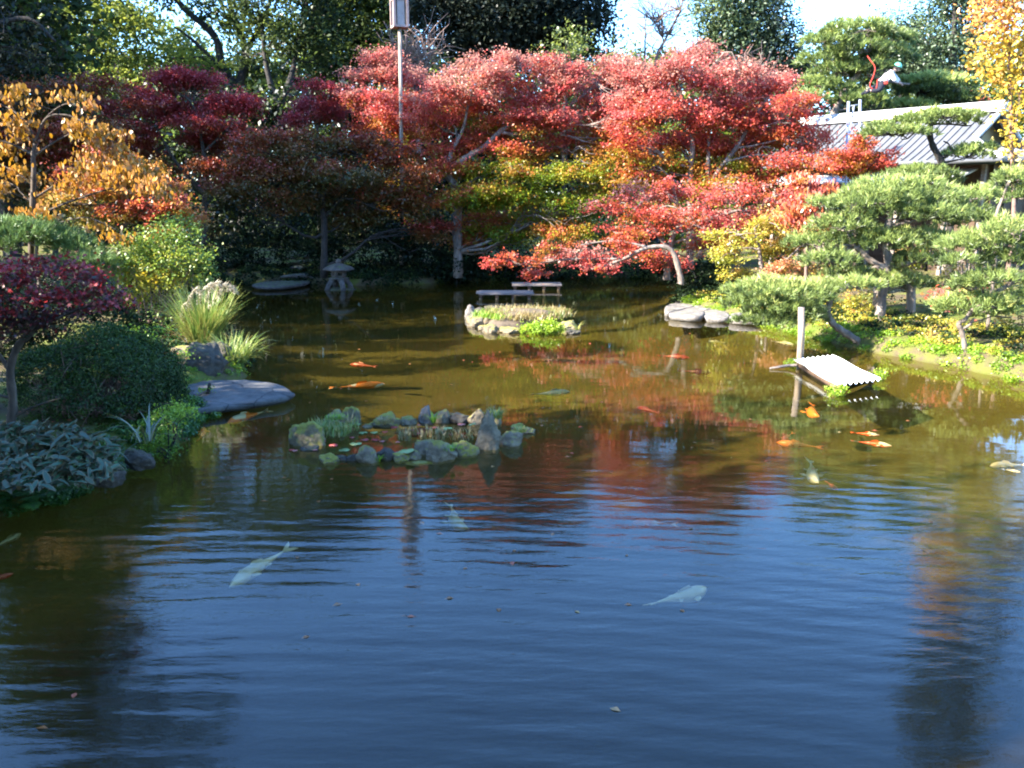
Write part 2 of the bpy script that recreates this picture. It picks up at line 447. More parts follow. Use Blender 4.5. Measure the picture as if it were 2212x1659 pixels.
def foliage(name, mat, parent, blobs, dens, nleaf, sub_r, lsize, rng, flat=.45, hollow=.45, shape=QUAD,
            upn=.7, grad=.12, vj=.14, lj=.10, hang=False):
    P, V, U, I = spray_points(blobs, dens, hollow, rng)
    n = len(P)
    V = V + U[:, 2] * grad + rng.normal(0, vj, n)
    cnt = rng.integers(int(nleaf * .5), int(nleaf * 1.5) + 1, n)
    idx = np.repeat(np.arange(n), cnt)
    m = len(idx)
    sr = (sub_r * rng.uniform(.6, 1.4, n))[idx][:, None]
    off = rng.normal(0, 1, (m, 3)) * np.array([1, 1, flat]) * sr
    tl = rng.normal(0, .35, (n, 2))[idx]
    off[:, 2] += (off[:, 0] * tl[:, 0] + off[:, 1] * tl[:, 1])
    C = P[idx] + off
    N = rng.normal(0, 1, (m, 3)) * .6
    N[:, 2] += upn
    N = unit(N)
    T = None
    if hang:
        T = rng.normal(0, .35, (m, 3)); T[:, 2] -= 1
        N = unit(rng.normal(0, 1, (m, 3)) * np.array([1, 1, .3]))
    S = lsize * rng.uniform(.65, 1.35, m) / 2
    F, K = leaf_faces(C, N, S, shape, rng, T)
    v = V[idx] + rng.normal(0, lj, m)
    poly_mesh(name, F, K, mat, parent, v)
    return P, I

def px_blobs(Y, lst, depth=.75, dv=0.0, jit=0.0, rng=None):
    out = []
    for t in lst:
        px, py, w, h = t[:4]
        v = t[4] if len(t) > 4 else .5
        dy = t[5] if len(t) > 5 else (rng.uniform(-jit, jit) if rng is not None and jit else 0)
        c = at(px, py, Y + dy)
        s = m_at(Y + dy) / 2
        rx = w * s
        out.append((tuple(c), (rx, max(rx * depth, h * s * .6), h * s), v + dv))
    return out

def px_path(Y, pts, rng=None):
    return [at(p[0], p[1], Y + (p[2] if len(p) > 2 else 0)) for p in pts]

def smooth_path(pts, k=3):
    pts = [Vector(p) for p in pts]
    out = []
    for i in range(len(pts) - 1):
        p0, p1, p2, p3 = pts[max(i - 1, 0)], pts[i], pts[i + 1], pts[min(i + 2, len(pts) - 1)]
        for j in range(k):
            t = j / k
            out.append(.5 * ((2 * p1) + (p2 - p0) * t + (2 * p0 - 5 * p1 + 4 * p2 - p3) * t * t + (3 * p1 - p0 - 3 * p2 + p3) * t ** 3))
    out.append(pts[-1])
    return out

def grow_limbs(g, mains, blobs, P, I, rng, r0, twig_share=.25, tr=.012, sag=.05, amp=.09, max_twigs=400, fam=1):
    """from the nearest suitable point of a main stem to each blob, then thin twigs to a share of the sprays"""
    nodes = [(p, r) for pts, rad in mains for p, r in zip(pts, rad)]
    ends = {}; pl = None
    for bi, (c, r, v) in enumerate(blobs):
        c = Vector(c); best = None
        if fam > 1 and bi % fam:
            a = pl[3]
            pts = wig(a, c, 6, .12, rng, .02); ends[bi] = pts
            g.tube(pts, [max(tr, .022 * (1 - .8 * i / 6)) for i in range(7)], 4, False)
            continue
        for p, rr in nodes:
            d = (p - c).length + max(0, p.z - c.z) * 2.0 + .3 * abs(p.z - (c.z - .5 * (Vector((p.x, p.y)) - Vector((c.x, c.y))).length))
            if best is None or d < best[0]: best = (d, p, rr)
        a = best[1]
        L = (c - a).length
        ra = min(best[2] * .6, r0 * (.35 + .08 * L))
        pts = wig(a, c, 6, amp, rng, sag)
        g.tube(pts, [max(tr * 1.2, ra * (1 - .75 * i / 6)) for i in range(7)], 5, False)
        ends[bi] = pts; pl = pts
    n = len(P)
    k = min(max_twigs, int(n * twig_share))
    for j in rng.choice(n, k, replace=False) if k else []:
        pts = ends[int(I[j])]
        s = pts[int(rng.integers(2, 7))]
        q = wig(s, Vector(P[j]), 3, .12, rng, .04)
        g.tube(q, [tr * 1.3, tr, tr * .8, tr * .5], 3, False)

def stem_radii(pts, r0, r1):
    n = len(pts)
    return [r0 + (r1 - r0) * (i / (n - 1)) ** .8 for i in range(n)]

def tree(name, label, cat, group, Y, stems, blobs, leafmat_, barkmat, seed, dens=2.2, nleaf=22, sub_r=.22, lsize=.11,
         r0=.14, twig=.25, tr=.012, ground=None, fam=1, **kw):
    """stems: list of pixel paths (px, py, dY) with optional radii; first point of the first stem is the foot"""
    rng = np.random.default_rng(seed)
    mains = []
    for st in stems:
        path, ra, rb = st
        pts = px_path(Y, path)
        if ground is not None and st is stems[0] and pts[0].z > ground:
            foot = Vector((pts[0].x, pts[0].y, ground)); pts = [foot] + pts
        pts = smooth_path(pts, 4)
        mains.append((pts, stem_radii(pts, ra, rb)))
    root = empty(name, mains[0][0][0])
    tag(root, label, cat, group)
    P, I = foliage('crown', leafmat_, root, blobs, dens, nleaf, sub_r, lsize, rng, **kw)
    g = Geo()
    for pts, rad in mains:
        g.tube(pts, [r * (1 + .12 * math.sin(i * 2.3)) for i, r in enumerate(rad)], 8)
    grow_limbs(g, mains, blobs, P, I, rng, r0, twig, tr, fam=fam)
    g.build('trunk', barkmat, root, True)
    return root

def needles(name, mat, parent, pads, rng, dens=26, per=16, length=.13, width=.012, vbase=.5):
    C, A, V = [], [], []
    for (c, r, v) in pads:
        r = np.array(r) * np.array([1.32, 1.28, 1.5])
        n = max(12, int(PI * r[0] * r[1] * dens * 2.2))
        th = rng.random(n) * 2 * PI; rr = np.sqrt(rng.random(n))
        rim = 1 + .12 * np.sin(th * 3 + c[0]) + .08 * np.sin(th * 7 + c[1])
        x, y = rr * np.cos(th) * rim, rr * np.sin(th) * rim
        top = np.sqrt(np.maximum(0, 1 - rr ** 2))
        lump = .18 * np.sin(x * 5 + c[0] * 3) * np.cos(y * 5 + c[1])
        z = top * rng.uniform(.35, 1.0, n) * 1.3 - .55 + lump
        C.append(np.stack([c[0] + x * r[0], c[1] + y * r[1], c[2] + z * r[2]], 1))
        A.append(unit(np.stack([x * .7, y * .7, .75 + 0 * x], 1) + rng.normal(0, .15, (n, 3))))
        V.append(v - .08 + .42 * (z - .1) + rng.normal(0, .14, n))  # needle tone darkens downwards, shading painted into each pad
    C, A, V = np.concatenate(C), np.concatenate(A), np.concatenate(V)
    n = len(C); idx = np.repeat(np.arange(n), per); m = len(idx)
    D = unit(A[idx] + rng.normal(0, .5, (m, 3)))
    side = unit(np.cross(D, rng.normal(0, 1, (m, 3))))
    base = C[idx] + rng.normal(0, .02, (m, 3))
    L = length * rng.uniform(.7, 1.25, (m, 1))
    width = width * 1.0
    tri = np.stack([base - side * width, base + side * width, base + D * L], 1).reshape(-1, 3)
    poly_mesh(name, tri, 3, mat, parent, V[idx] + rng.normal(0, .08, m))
    return C

def pine(name, label, group, Y, stems, pads, seed, bark='bark_pale', mat='pine', dens=26, per=16, length=.13, width=.012, r0=.09, ground=None, twigs=60, cat='pine tree'):
    rng = np.random.default_rng(seed)
    mains = []
    for st in stems:
        pts = px_path(Y, st[0])
        if ground is not None and st is stems[0] and pts[0].z > ground:
            pts = [Vector((pts[0].x, pts[0].y, ground))] + pts
        pts = smooth_path(pts, 4)
        mains.append((pts, stem_radii(pts, st[1], st[2])))
    root = empty(name, mains[0][0][0]); tag(root, label, cat, group)
    C = needles('crown', M[mat], root, pads, rng, dens, per, length, width)
    g = Geo()
    for pts, rad in mains: g.tube(pts, [r * (1 + .14 * math.sin(i * 2.1)) for i, r in enumerate(rad)], 8)
    nodes = [(p, r) for pts, rad in mains for p, r in zip(pts, rad)]
    for (c, r, v) in pads:
        c = Vector(c) - Vector((0, 0, r[2] * .45))
        p, rr = min(nodes, key=lambda q: (q[0] - c).length + max(0, q[0].z - c.z) * 1.5)
        L = (p - c).length
        pts = wig(p, c, 6, .13, rng, .02)
        ra = min(rr * .75, r0 * (.4 + .15 * L))
        g.tube(pts, [max(.012, ra * (1 - .6 * i / 6)) for i in range(7)], 6, False)
        for j in range(max(5, int(10 * r[0]))):
            t = rng.uniform(0, 2 * PI); k = rng.uniform(.4, .9)
            e = c + Vector((math.cos(t) * r[0] * k, math.sin(t) * r[1] * k, r[2] * rng.uniform(-.1, .4)))
            g.tube(wig(pts[int(rng.integers(4, 7))], e, 4, .14, rng, -.03), [.02, .017, .014, .010, .006], 4, False)
    g.build('trunk', M[bark], root, True)
    return root

def blades(B, az, lean, L, W, droop, rng, seg=5):
    """ribbon leaves: returns faces (quads) and the index of the blade of each"""
    n = len(B); V = []
    d = np.stack([np.cos(az), np.sin(az), 0 * az], 1); s = np.stack([-np.sin(az), np.cos(az), 0 * az], 1)
    p = B.copy(); th = lean.copy()
    pts = [p.copy()]
    for i in range(seg):
        st = (L / seg)[:, None]
        p = p + st * (d * np.sin(th)[:, None] + np.array([0, 0, 1])[None] * np.cos(th)[:, None])
        th = th + droop / seg
        pts.append(p.copy())
    wd = [W * math.sin(PI * min(.98, .18 + .8 * i / seg)) if i < seg else W * 0.05 for i in range(seg + 1)]
    for i in range(seg):
        a, b = pts[i], pts[i + 1]
        wa, wb = (wd[i])[:, None], (wd[i + 1])[:, None]
        V.append(np.stack([a - s * wa, a + s * wa, b + s * wb, b - s * wb], 1))
    V = np.stack(V, 1)          # n, seg, 4, 3
    return V.reshape(-1, 3), np.repeat(np.arange(n), seg)

def clump(name, mat, parent, c, rad, n, L, W, rng, lean=(.1, .6), droop=(.4, 1.6), v=(.2, .7), seg=5, azr=None):
    t = rng.random(n) * 2 * PI; r = np.sqrt(rng.random(n)) * rad
    B = np.stack([c[0] + r * np.cos(t), c[1] + r * np.sin(t), np.full(n, c[2])], 1)
    az = (t + rng.normal(0, .5, n)) if azr is None else rng.uniform(azr[0], azr[1], n)
    LL = L * rng.uniform(.55, 1.15, n)
    F, ix = blades(B, az, rng.uniform(*lean, n), LL, np.full(n, W) * rng.uniform(.7, 1.2, n), rng.uniform(*droop, n), rng, seg)
    vv = rng.uniform(*v, n)
    return poly_mesh(name, F, 4, mat, parent, vv[ix] + rng.normal(0, .04, len(ix)))

# ------------------------------------------------------------------ terrain and pond
SHORE = [(-2.6, -7), (-4.3, -2), (-4.9, 3), (-4.9, 5.5), (-5.11, 7.4), (-4.92, 8.07), (-4.54, 8.39), (-4.39, 9.01), (-4.32, 9.85), (-4.12, 10.64), (-4.29, 11.81), (-4.1, 12.0), (-4.45, 12.4), (-4.7, 13.3),
         (-4.55, 14.4), (-4.75, 15.4), (-5.2, 16.6), (-6.0, 18.5), (-7.3, 21.5), (-9.2, 25.5), (-10.3, 28.5), (-9.6, 30.6), (-7.0, 30.4), (-5.0, 30.2),
         (-3.2, 30.8), (-1.0, 31.8), (2.0, 33.0), (5.2, 33.2), (6.2, 31.0), (5.6, 28.4), (4.9, 26.0), (4.6, 24.3), (5.0, 23.2), (5.7, 21.4), (6.15, 19.9),
         (6.75, 18.0), (7.4, 16.5), (7.95, 15.6), (8.5, 13.6), (9.8, 11), (11.5, 7), (12.5, 1), (11.5, -6), (5, -8.5)]
def sdf(X, Y):
    pts = np.array(SHORE); n = len(pts)
    d2 = np.full(X.shape, 1e9); inside = np.zeros(X.shape, bool)
    for i in range(n):
        a, b = pts[i], pts[(i + 1) % n]
        e = b - a
        t = np.clip(((X - a[0]) * e[0] + (Y - a[1]) * e[1]) / (e @ e), 0, 1)
        d2 = np.minimum(d2, (X - a[0] - t * e[0]) ** 2 + (Y - a[1] - t * e[1]) ** 2)
        c = ((a[1] <= Y) != (b[1] <= Y))
        with np.errstate(divide='ignore', invalid='ignore'):
            xi = a[0] + (Y - a[1]) / (b[1] - a[1] + 1e-12) * e[0]
        inside ^= c & (X < xi)
    d = np.sqrt(d2)
    return np.where(inside, -d, d)
def height(X, Y):
    d = sdf(X, Y) + .10 * np.sin(X * 2.3 + Y * 1.7) + .06 * np.sin(X * 5.1 - Y * 4.3)
    up = .26 * (1 - np.exp(-np.maximum(d, 0) * 5)) + .62 * (1 - np.exp(-np.maximum(d, 0) / 6)) + .035 * np.sin(X * 1.9) * np.cos(Y * 1.4)
    dn = -.75 * (1 - np.exp(-np.maximum(-d, 0) * 1.3)) * (1 + 1.1 / (1 + np.exp((Y - 12.2 + .6 * np.maximum(X, 0)) * 1.1)))      # near end deeper, shaped so the darkened bed follows the shaded water
    return np.where(d > 0, up * np.minimum(1, d * 6), dn) + 0.0
def hz(x, y): return float(height(np.array([x * 1.0]), np.array([y * 1.0]))[0])
def grid_axis(lo, hi, step, far):
    core = np.arange(lo, hi + step, step)
    out = []; s = step; x = hi
    while x < far: s *= 1.35; x += s; out.append(x)
    neg = []; s = step; x = lo
    while x > -far: s *= 1.35; x -= s; neg.append(x)
    return np.concatenate([np.array(neg[::-1]), core, np.array(out)])
xs, ys = grid_axis(-16, 18, .16, 900), grid_axis(-9, 42, .16, 900)
XX, YY = np.meshgrid(xs, ys)
ZZ = height(XX, YY)
nx, ny = len(xs), len(ys)
me = bpy.data.meshes.new('ground')
me.vertices.add(nx * ny)
me.vertices.foreach_set('co', np.stack([XX.ravel(), YY.ravel(), ZZ.ravel()], 1).astype(np.float32).ravel())
ii = (np.arange(ny - 1)[:, None] * nx + np.arange(nx - 1)[None]).ravel()
q = np.stack([ii, ii + 1, ii + nx + 1, ii + nx], 1).astype(np.int32)
me.loops.add(q.size); me.polygons.add(len(q))
me.loops.foreach_set('vertex_index', q.ravel())
me.polygons.foreach_set('loop_start', np.arange(0, q.size, 4, dtype=np.int32))
me.update(calc_edges=True)
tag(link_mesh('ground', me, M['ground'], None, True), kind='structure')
g = Geo(); g.face([(-18, -12, 0), (18, -12, 0), (18, 40, 0), (-18, 40, 0)])
tag(g.build('pond_water', M['water']), kind='structure')
# the pale gravel path seen between the maple trunks
def ribbon(name, pts, w, z, mat):
    g = Geo(); L, Rr = [], []
    pts = [Vector((p[0], p[1], 0)) for p in pts]
    for i, p in enumerate(pts):
        d = (pts[min(i + 1, len(pts) - 1)] - pts[max(i - 1, 0)]).normalized(); s = Vector((-d.y, d.x, 0)) * w / 2
        for lst, q in ((L, p + s), (Rr, p - s)):
            lst.append(Vector((q.x, q.y, hz(q.x, q.y) + z)))
    for i in range(len(pts) - 1): g.face([Rr[i], Rr[i + 1], L[i + 1], L[i]])
    return g.build(name, mat, None, True)
M['gravel'] = surf('gravel', [(.3, (.22, .21, .20)), (.7, (.36, .34, .33))], 12, .9, .01)
tag(ribbon('path', [(-4 + i * 1.5, 45 + .4 * math.sin(i * .5)) for i in range(20)], 3.4, .05, M['gravel']), kind='structure')


# ================================================================== TREES BEHIND THE POND
GB = 'tall trees behind the pond'
W_ = lambda Y, lst, seed=0, jit=1.2, depth=.75: px_blobs(Y, lst, depth, 0, jit, np.random.default_rng(seed + 900))

def far_wood():
    """a mass of undergrowth and distant foliage closing the view between the trunks"""
    rng = np.random.default_rng(5)
    bl = []
    for px in range(-250, 2500, 85):
        top = 175 if px < 900 else (150 if px < 1300 else (170 if px < 1750 else 150))
        for k, py in enumerate(range(top, 520, 85)):
            Y = 66 - k * 2.5 + rng.uniform(-2, 2)
            c = at(px + rng.uniform(-30, 30), py + rng.uniform(-18, 18), Y)
            bl.append((tuple(c), (2.6, 1.6, 2.0), rng.uniform(.25, .75)))
    bl3 = []
    for px in range(-150, 880, 80):
        for py in range(70, 250, 60):
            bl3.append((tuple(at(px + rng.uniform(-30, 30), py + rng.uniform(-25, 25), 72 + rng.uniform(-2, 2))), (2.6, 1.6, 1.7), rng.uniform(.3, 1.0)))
    foliage('sunlit_foliage', M['evergreen_light'], None, bl3, .38, 24, .6, .42, rng, hollow=.2)  # bright leaf colour stands in for backlight in the far trees
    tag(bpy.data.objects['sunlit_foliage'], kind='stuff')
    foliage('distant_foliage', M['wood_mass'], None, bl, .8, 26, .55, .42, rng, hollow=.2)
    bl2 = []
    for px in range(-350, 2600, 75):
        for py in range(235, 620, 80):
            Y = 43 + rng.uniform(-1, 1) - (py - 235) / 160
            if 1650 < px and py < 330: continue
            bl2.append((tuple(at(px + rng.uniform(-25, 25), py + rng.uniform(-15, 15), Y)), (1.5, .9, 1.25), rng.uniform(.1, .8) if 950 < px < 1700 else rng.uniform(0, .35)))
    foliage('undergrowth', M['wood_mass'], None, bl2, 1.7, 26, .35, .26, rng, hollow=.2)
    tag(bpy.data.objects['undergrowth'], kind='stuff')
    tag(bpy.data.objects['distant_foliage'], kind='stuff')
far_wood()

def backtree(name, label, cat, Y, stems, lst, mat, seed, dens=.8, nleaf=34, sub=.5, ls=.27, bark='bark_dark', group=GB, tr=.03, twig=.2, **kw):
    return tree(name, label, cat, group, Y, stems, W_(Y, lst, seed), M[mat], M[bark], seed, dens * kw.pop('dm', 1.5) * 1.5, nleaf * 1.2, sub * .9, ls * .85, .35, twig, tr, ground=.8, **kw)

backtree('evergreen_tree', 'yellow-green evergreen with a slim dark trunk, tall behind the yellow-leaved tree', 'tree', 50,
    [([(150, 330), (165, 200), (200, 90), (215, -60)], .32, .10), ([(165, 200), (120, 120), (90, 30)], .16, .06)],
    [(190, 40, 230, 90, .7), (110, 90, 150, 90, .5), (250, 120, 170, 80, .8), (150, 165, 200, 80, .6), (200, -50, 260, 110, .6), (90, 0, 120, 90, .5), (290, 30, 120, 80, .85), (250, 190, 170, 60, .7), (130, -110, 240, 90, .5), (240, -150, 220, 100, .5), (60, -90, 150, 120, .5), (180, -200, 200, 70, .5)], 'evergreen', 11, dm=1.0)
backtree('evergreen_tree', 'spreading evergreen with forked black limbs showing against bright sky gaps', 'tree', 52,
    [([(520, 330), (512, 200), (480, 150), (465, 80), (400, 20), (330, -60)], .42, .12), ([(512, 200), (530, 110), (500, 20), (480, -80)], .3, .1), ([(480, 150), (420, 90), (380, 60)], .14, .05), ([(530, 110), (570, 40), (600, -50)], .18, .06)],
    [(355, 120, 150, 80, .75), (430, 150, 140, 60, .75), (560, 60, 150, 70, .55), (350, -30, 130, 70, .4), (470, 20, 110, 50, .35), (560, 150, 120, 50, .5), (420, -70, 200, 80, .4), (600, -50, 160, 90, .4), (330, 190, 150, 50, .55), (400, -140, 240, 90, .4), (520, -130, 220, 90, .4), (330, -120, 150, 80, .4), (460, -190, 200, 70, .4)], 'evergreen', 12, dm=1.0)
backtree('evergreen_tree', 'dark evergreen whose trunk forks in a V just above the dark red maples', 'tree', 47,
    [([(600, 400), (601, 240), (584, 180), (572, 120), (565, 40)], .30, .08), ([(601, 240), (628, 170), (640, 110), (660, 20)], .22, .07)],
    [(590, 90, 130, 60, .35), (655, 60, 120, 80, .3), (560, 10, 140, 70, .3), (690, 120, 110, 60, .3), (640, -40, 200, 90, .3), (540, 120, 90, 50, .35), (700, 20, 100, 90, .28), (640, -110, 220, 90, .3), (600, -170, 180, 80, .3), (720, -100, 120, 80, .3)], 'evergreen', 13, dm=1.0)
backtree('evergreen_tree', 'dense green broadleaf tree behind the wooden pole lamp', 'tree', 54,
    [([(790, 400), (785, 220), (780, 60), (775, -60)], .4, .12)],
    [(780, 60, 220, 130, .5), (730, 140, 130, 80, .42), (830, 130, 150, 100, .45), (760, -40, 230, 120, .5), (870, 40, 60, 100, .4), (700, 40, 90, 90, .5)], 'evergreen', 14, 1.3)
backtree('evergreen_tree', 'massive blue-black tree with its rounded crown cut by the top of the picture', 'tree', 50,
    [([(1100, 420), (1095, 200), (1090, 60), (1085, -60)], .5, .15)],
    [(1090, 10, 300, 130, .35), (960, 20, 150, 120, .4), (1240, 20, 150, 90, .4), (1080, 85, 220, 80, .3), (1200, 85, 130, 60, .35), (985, 85, 90, 50, .3), (1100, -60, 340, 110, .35), (1290, 55, 60, 60, .4), (1170, 40, 180, 100, .35), (1265, 110, 50, 30, .35)], 'blue_dark', 15, 1.5, 38, .5, .26)
backtree('evergreen_tree', 'small olive-coloured tree poking up in front of the blue-black crown', 'tree', 41,
    [([(1220, 300), (1222, 180), (1225, 90)], .15, .04)],
    [(1225, 85, 70, 50, .6), (1205, 120, 70, 50, .5), (1250, 125, 60, 45, .5), (1220, 160, 90, 50, .5)], 'evergreen_light', 16, 1.4, 26, .3, .18)
backtree('conifer', 'dark pointed conifer, its leaves coloured paler on the sun side, rising over the red maples', 'conifer', 48,
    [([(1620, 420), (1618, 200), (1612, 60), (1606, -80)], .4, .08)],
    [(1555, 20, 110, 120, .85), (1610, -10, 120, 120, .5), (1660, 30, 110, 110, .2), (1540, 90, 90, 70, .8), (1600, 90, 130, 90, .45), (1680, 100, 110, 90, .12), (1580, 150, 120, 70, .6), (1660, 160, 120, 60, .12), (1710, 130, 70, 60, .1), (1600, -80, 110, 80, .4), (1520, 130, 50, 40, .75)], 'conifer', 17, 1.7, 34, .38, .22, flat=1.6)  # crown values paler on the left: side light painted into the leaves
backtree('evergreen_tree', 'low rounded green tree at the bright sky gap between the maples', 'tree', 58,
    [([(1350, 400), (1350, 200), (1348, 140)], .2, .08)], [(1350, 140, 110, 50, .6), (1310, 165, 90, 50, .5), (1400, 165, 90, 50, .55)], 'evergreen_light', 18, .9, 30, .5, .3)
backtree('evergreen_tree', 'tall feathery green tree behind the climbed pine, nearest the golden tree', 'tree', 45,
    [([(2050, 420), (2055, 220), (2060, 100), (2065, -60)], .35, .1), ([(2055, 220), (2090, 130), (2100, 40)], .15, .06)],
    [(2060, 30, 150, 80, .6), (2100, 90, 120, 70, .5), (2010, 100, 130, 70, .6), (2090, 160, 90, 60, .4), (2080, -40, 160, 80, .6), (2030, 160, 80, 40, .5), (2110, 10, 80, 60, .6)], 'conifer', 19, 1.3, 34, .42, .2, flat=.8)
backtree('evergreen_tree', 'rounded green tree directly behind the climbed pine', 'tree', 48,
    [([(1945, 420), (1945, 200), (1948, 90)], .3, .08)],
    [(1950, 60, 110, 60, .55), (1900, 90, 90, 60, .5), (1970, 110, 120, 60, .5), (1930, 150, 110, 50, .4), (1780, 270, 110, 50, .3), (1850, 240, 110, 60, .3), (2000, 150, 90, 50, .4)], 'conifer', 20, 1.3, 34, .42, .2, flat=.8)

def bare_tree(label, Y, stems, seed, nb=60, spread=1.0):
    rng = np.random.default_rng(seed)
    g = Geo(); root = None
    for st in stems:
        pts = smooth_path(px_path(Y, st[0]), 4)
        if root is None:
            root = empty('bare_tree', pts[0]); tag(root, label, 'bare tree', 'leafless trees')
        rad = stem_radii(pts, st[1], st[2]); g.tube(pts, rad, 6)
        for k in range(nb):
            i = int(rng.integers(len(pts) // 3, len(pts)))
            d = Vector((rng.normal(0, 1), rng.normal(0, .6), abs(rng.normal(.8, .5)))).normalized() * spread * rng.uniform(.5, 1.6)
            b = wig(pts[i], pts[i] + d, 4, .1, rng); g.tube(b, [.035, .03, .022, .016, .01], 4, False)
            for j in range(3):
                s = b[int(rng.integers(1, 5))]; e = s + Vector(rng.normal(0, .3, 3)) + Vector((0, 0, .3))
                g.tube([s, e], [.014, .008], 3, False)
    g.build('trunk', M['twig'], root)
bare_tree('leafless tree with fine brown twigs against the white sky beside the dark conifer', 50, [([(1400, 420), (1415, 150), (1435, 90), (1470, 20), (1480, -40)], .12, .03), ([(1435, 90), (1410, 40)], .05, .02)], 31, 40, 1.3)
bare_tree('thin bare stem like a pole standing in the bright sky gap', 54, [([(1392, 420), (1393, 120), (1394, 45)], .09, .03)], 32, 14, .8)
bare_tree('grey leafless twiggy tree behind the wooden pole lamp', 40, [([(905, 330), (900, 180), (915, 110)], .10, .03), ([(900, 180), (880, 120)], .05, .02)], 33, 50, 1.1)
bare_tree('grey twiggy crown half hidden in the gap between the two big red maples', 36, [([(1600, 340), (1605, 230), (1600, 170)], .10, .03), ([(1605, 230), (1640, 180)], .05, .02)], 34, 45, .9)

# dark overhanging tree, top left, and the golden tree, right: both reach far above the picture and mirror in the water
tree('evergreen_tree', 'blue-grey drooping tree in deep shade at the upper left corner', 'tree', None, 21,
    [([(-90, 560), (-70, 300), (-30, 60), (0, -250), (20, -520)], .30, .08), ([(-30, 60), (60, 40), (120, 90)], .07, .03), ([(0, -250), (90, -330), (160, -300), (280, -310), (370, -335)], .09, .02)],
    px_blobs(21, [(10, 40, 170, 110, .3), (60, 110, 150, 60, .25), (-60, 120, 160, 120, .3), (-20, -60, 180, 120, .3), (40, 150, 150, 40, .2), (-50, 220, 120, 80, .2),
        (-60, -200, 200, 140, .3), (60, -330, 170, 110, .3), (-40, -420, 200, 150, .3), (70, -470, 150, 110, .3), (0, -560, 200, 120, .3), (150, -400, 90, 60, .3), (-140, -300, 200, 300, .3), (240, -330, 130, 60, .3), (320, -290, 90, 50, .3), (200, -260, 110, 50, .3), (280, -420, 120, 60, .3), (130, -300, 120, 70, .3), (370, -330, 60, 40, .3), (220, -380, 140, 70, .3), (150, -480, 160, 90, .3), (250, -500, 120, 60, .3), (330, -380, 90, 50, .3)], .8),
    M['blue_dark'], M['bark_dark'], 41, 3.6, 24, .26, .11, .12, .4, .014, ground=.5)
tree('golden_tree', 'tall narrow tree of golden and orange leaves at the right edge', 'tree', None, 23,
    [([(2190, 470), (2185, 300), (2180, 120), (2170, -90)], .075, .03), ([(2185, 300), (2205, 200), (2215, 60)], .04, .02)],
    px_blobs(23, [(2150, 40, 90, 110, .85), (2140, 120, 70, 90, .6), (2180, 90, 90, 110, .5), (2170, 180, 90, 80, .4), (2150, 10, 80, 70, .95), (2200, 220, 70, 90, .3), (2190, 290, 50, 60, .4), (2160, -40, 90, 80, .7), (2220, 30, 90, 160, .5), (2200, 330, 30, 40, .6), (2290, 150, 120, 200, .4)], .8),
    M['orange_tall'], M['twig'], 42, 7, 22, .16, .12, .08, .45, .010, ground=.6, flat=1.3, upn=.2)
tree('orange_tree', 'small salmon-leaved tree showing over the end of the roof ridge', 'tree', None, 38,
    [([(2110, 330), (2108, 240), (2106, 215)], .10, .04)], px_blobs(38, [(2105, 222, 70, 40, .95), (2130, 235, 60, 30, .9)]), M['maple_orange'], M['bark'], 43, 2, 24, .25, .13, ground=.8)

tree('evergreen_tree', 'dark tree standing just beyond the right edge behind the golden tree', 'tree', None, 21,
    [([(2330, 560), (2325, 300), (2320, 0), (2315, -400)], .2, .07)],
    px_blobs(21, [(2280, -60, 150, 140, .6), (2230, -150, 170, 120, .45), (2180, -230, 130, 80, .5), (2170, -320, 120, 80, .45), (2300, -250, 220, 140, .5), (2260, -340, 180, 130, .45), (2290, -450, 220, 150, .4), (2340, 60, 120, 160, .5), (2230, -260, 120, 80, .5), (2300, -560, 200, 120, .4), (2200, -400, 110, 80, .4)], .8),
    M['rust_green'], M['bark_dark'], 44, 2.6, 24, .24, .12, .12, .4, .014, ground=.5)

# ================================================================== SHADE TREES out of view; those on the left throw the long shadows
def shade_tree(x, y, h, w, seed, dens=.9):
    rng = np.random.default_rng(seed)
    root = empty('shade_tree', (x, y, hz(x, y))); tag(root, 'tall dense unseen evergreen outside the picture, shading the pond', 'tree', 'unseen evergreens that shade the pond')
    bl = []
    for k in range(9):
        z = h * (.28 + .075 * k); rr = w * (1 - .055 * k)
        t = k * 2.4
        bl.append(((x + math.cos(t) * w * .25, y + math.sin(t) * w * .25, z), (rr * .8, rr * .8, h * .12), .4))
    foliage('crown', M['evergreen'], root, bl, dens, 30, .45, .34, rng, hollow=.2)
    g = Geo(); g.tube([(x, y, 0), (x + .2, y, h * .4), (x, y + .1, h * .85)], [.35, .25, .1], 8); g.build('trunk', M['bark_dark'], root)
for i, (x, y, h, w) in enumerate([(-15.5, -1.0, 13.5, 3.2), (-16, 3.0, 13.0, 3.0), (-15.5, 7.0, 12.9, 2.7), (-13.0, -5.5, 14, 3.4), (-20, 1.5, 15, 3.0), (-10.5, 1.5, 10.5, 3.4), (-10.5, 4.6, 7.6, 2.5), (-7.6, 2.6, 8.5, 2.6),  # the nearest ones are added to keep skylight off the left bank
                                  (-22, 17.5, 16.0, 3.0), (-22, 22.5, 19.5, 4.0), (-24, 28.5, 22, 4.6), (-19, 34.0, 19.5, 4.2)]):
    shade_tree(x, y, h, w, 60 + i)

for i, (x, y, h, w) in enumerate([(-6, -15, 11, 3.6), (1, -16, 12, 3.8), (8, -15, 11.5, 3.6), (15, -12, 12, 3.6), (19, -4, 12, 3.6), (19.5, 4, 11, 3.4)]):  # unseen trees added behind and to the right to block skylight
    shade_tree(x, y, h, w, 80 + i, .7)

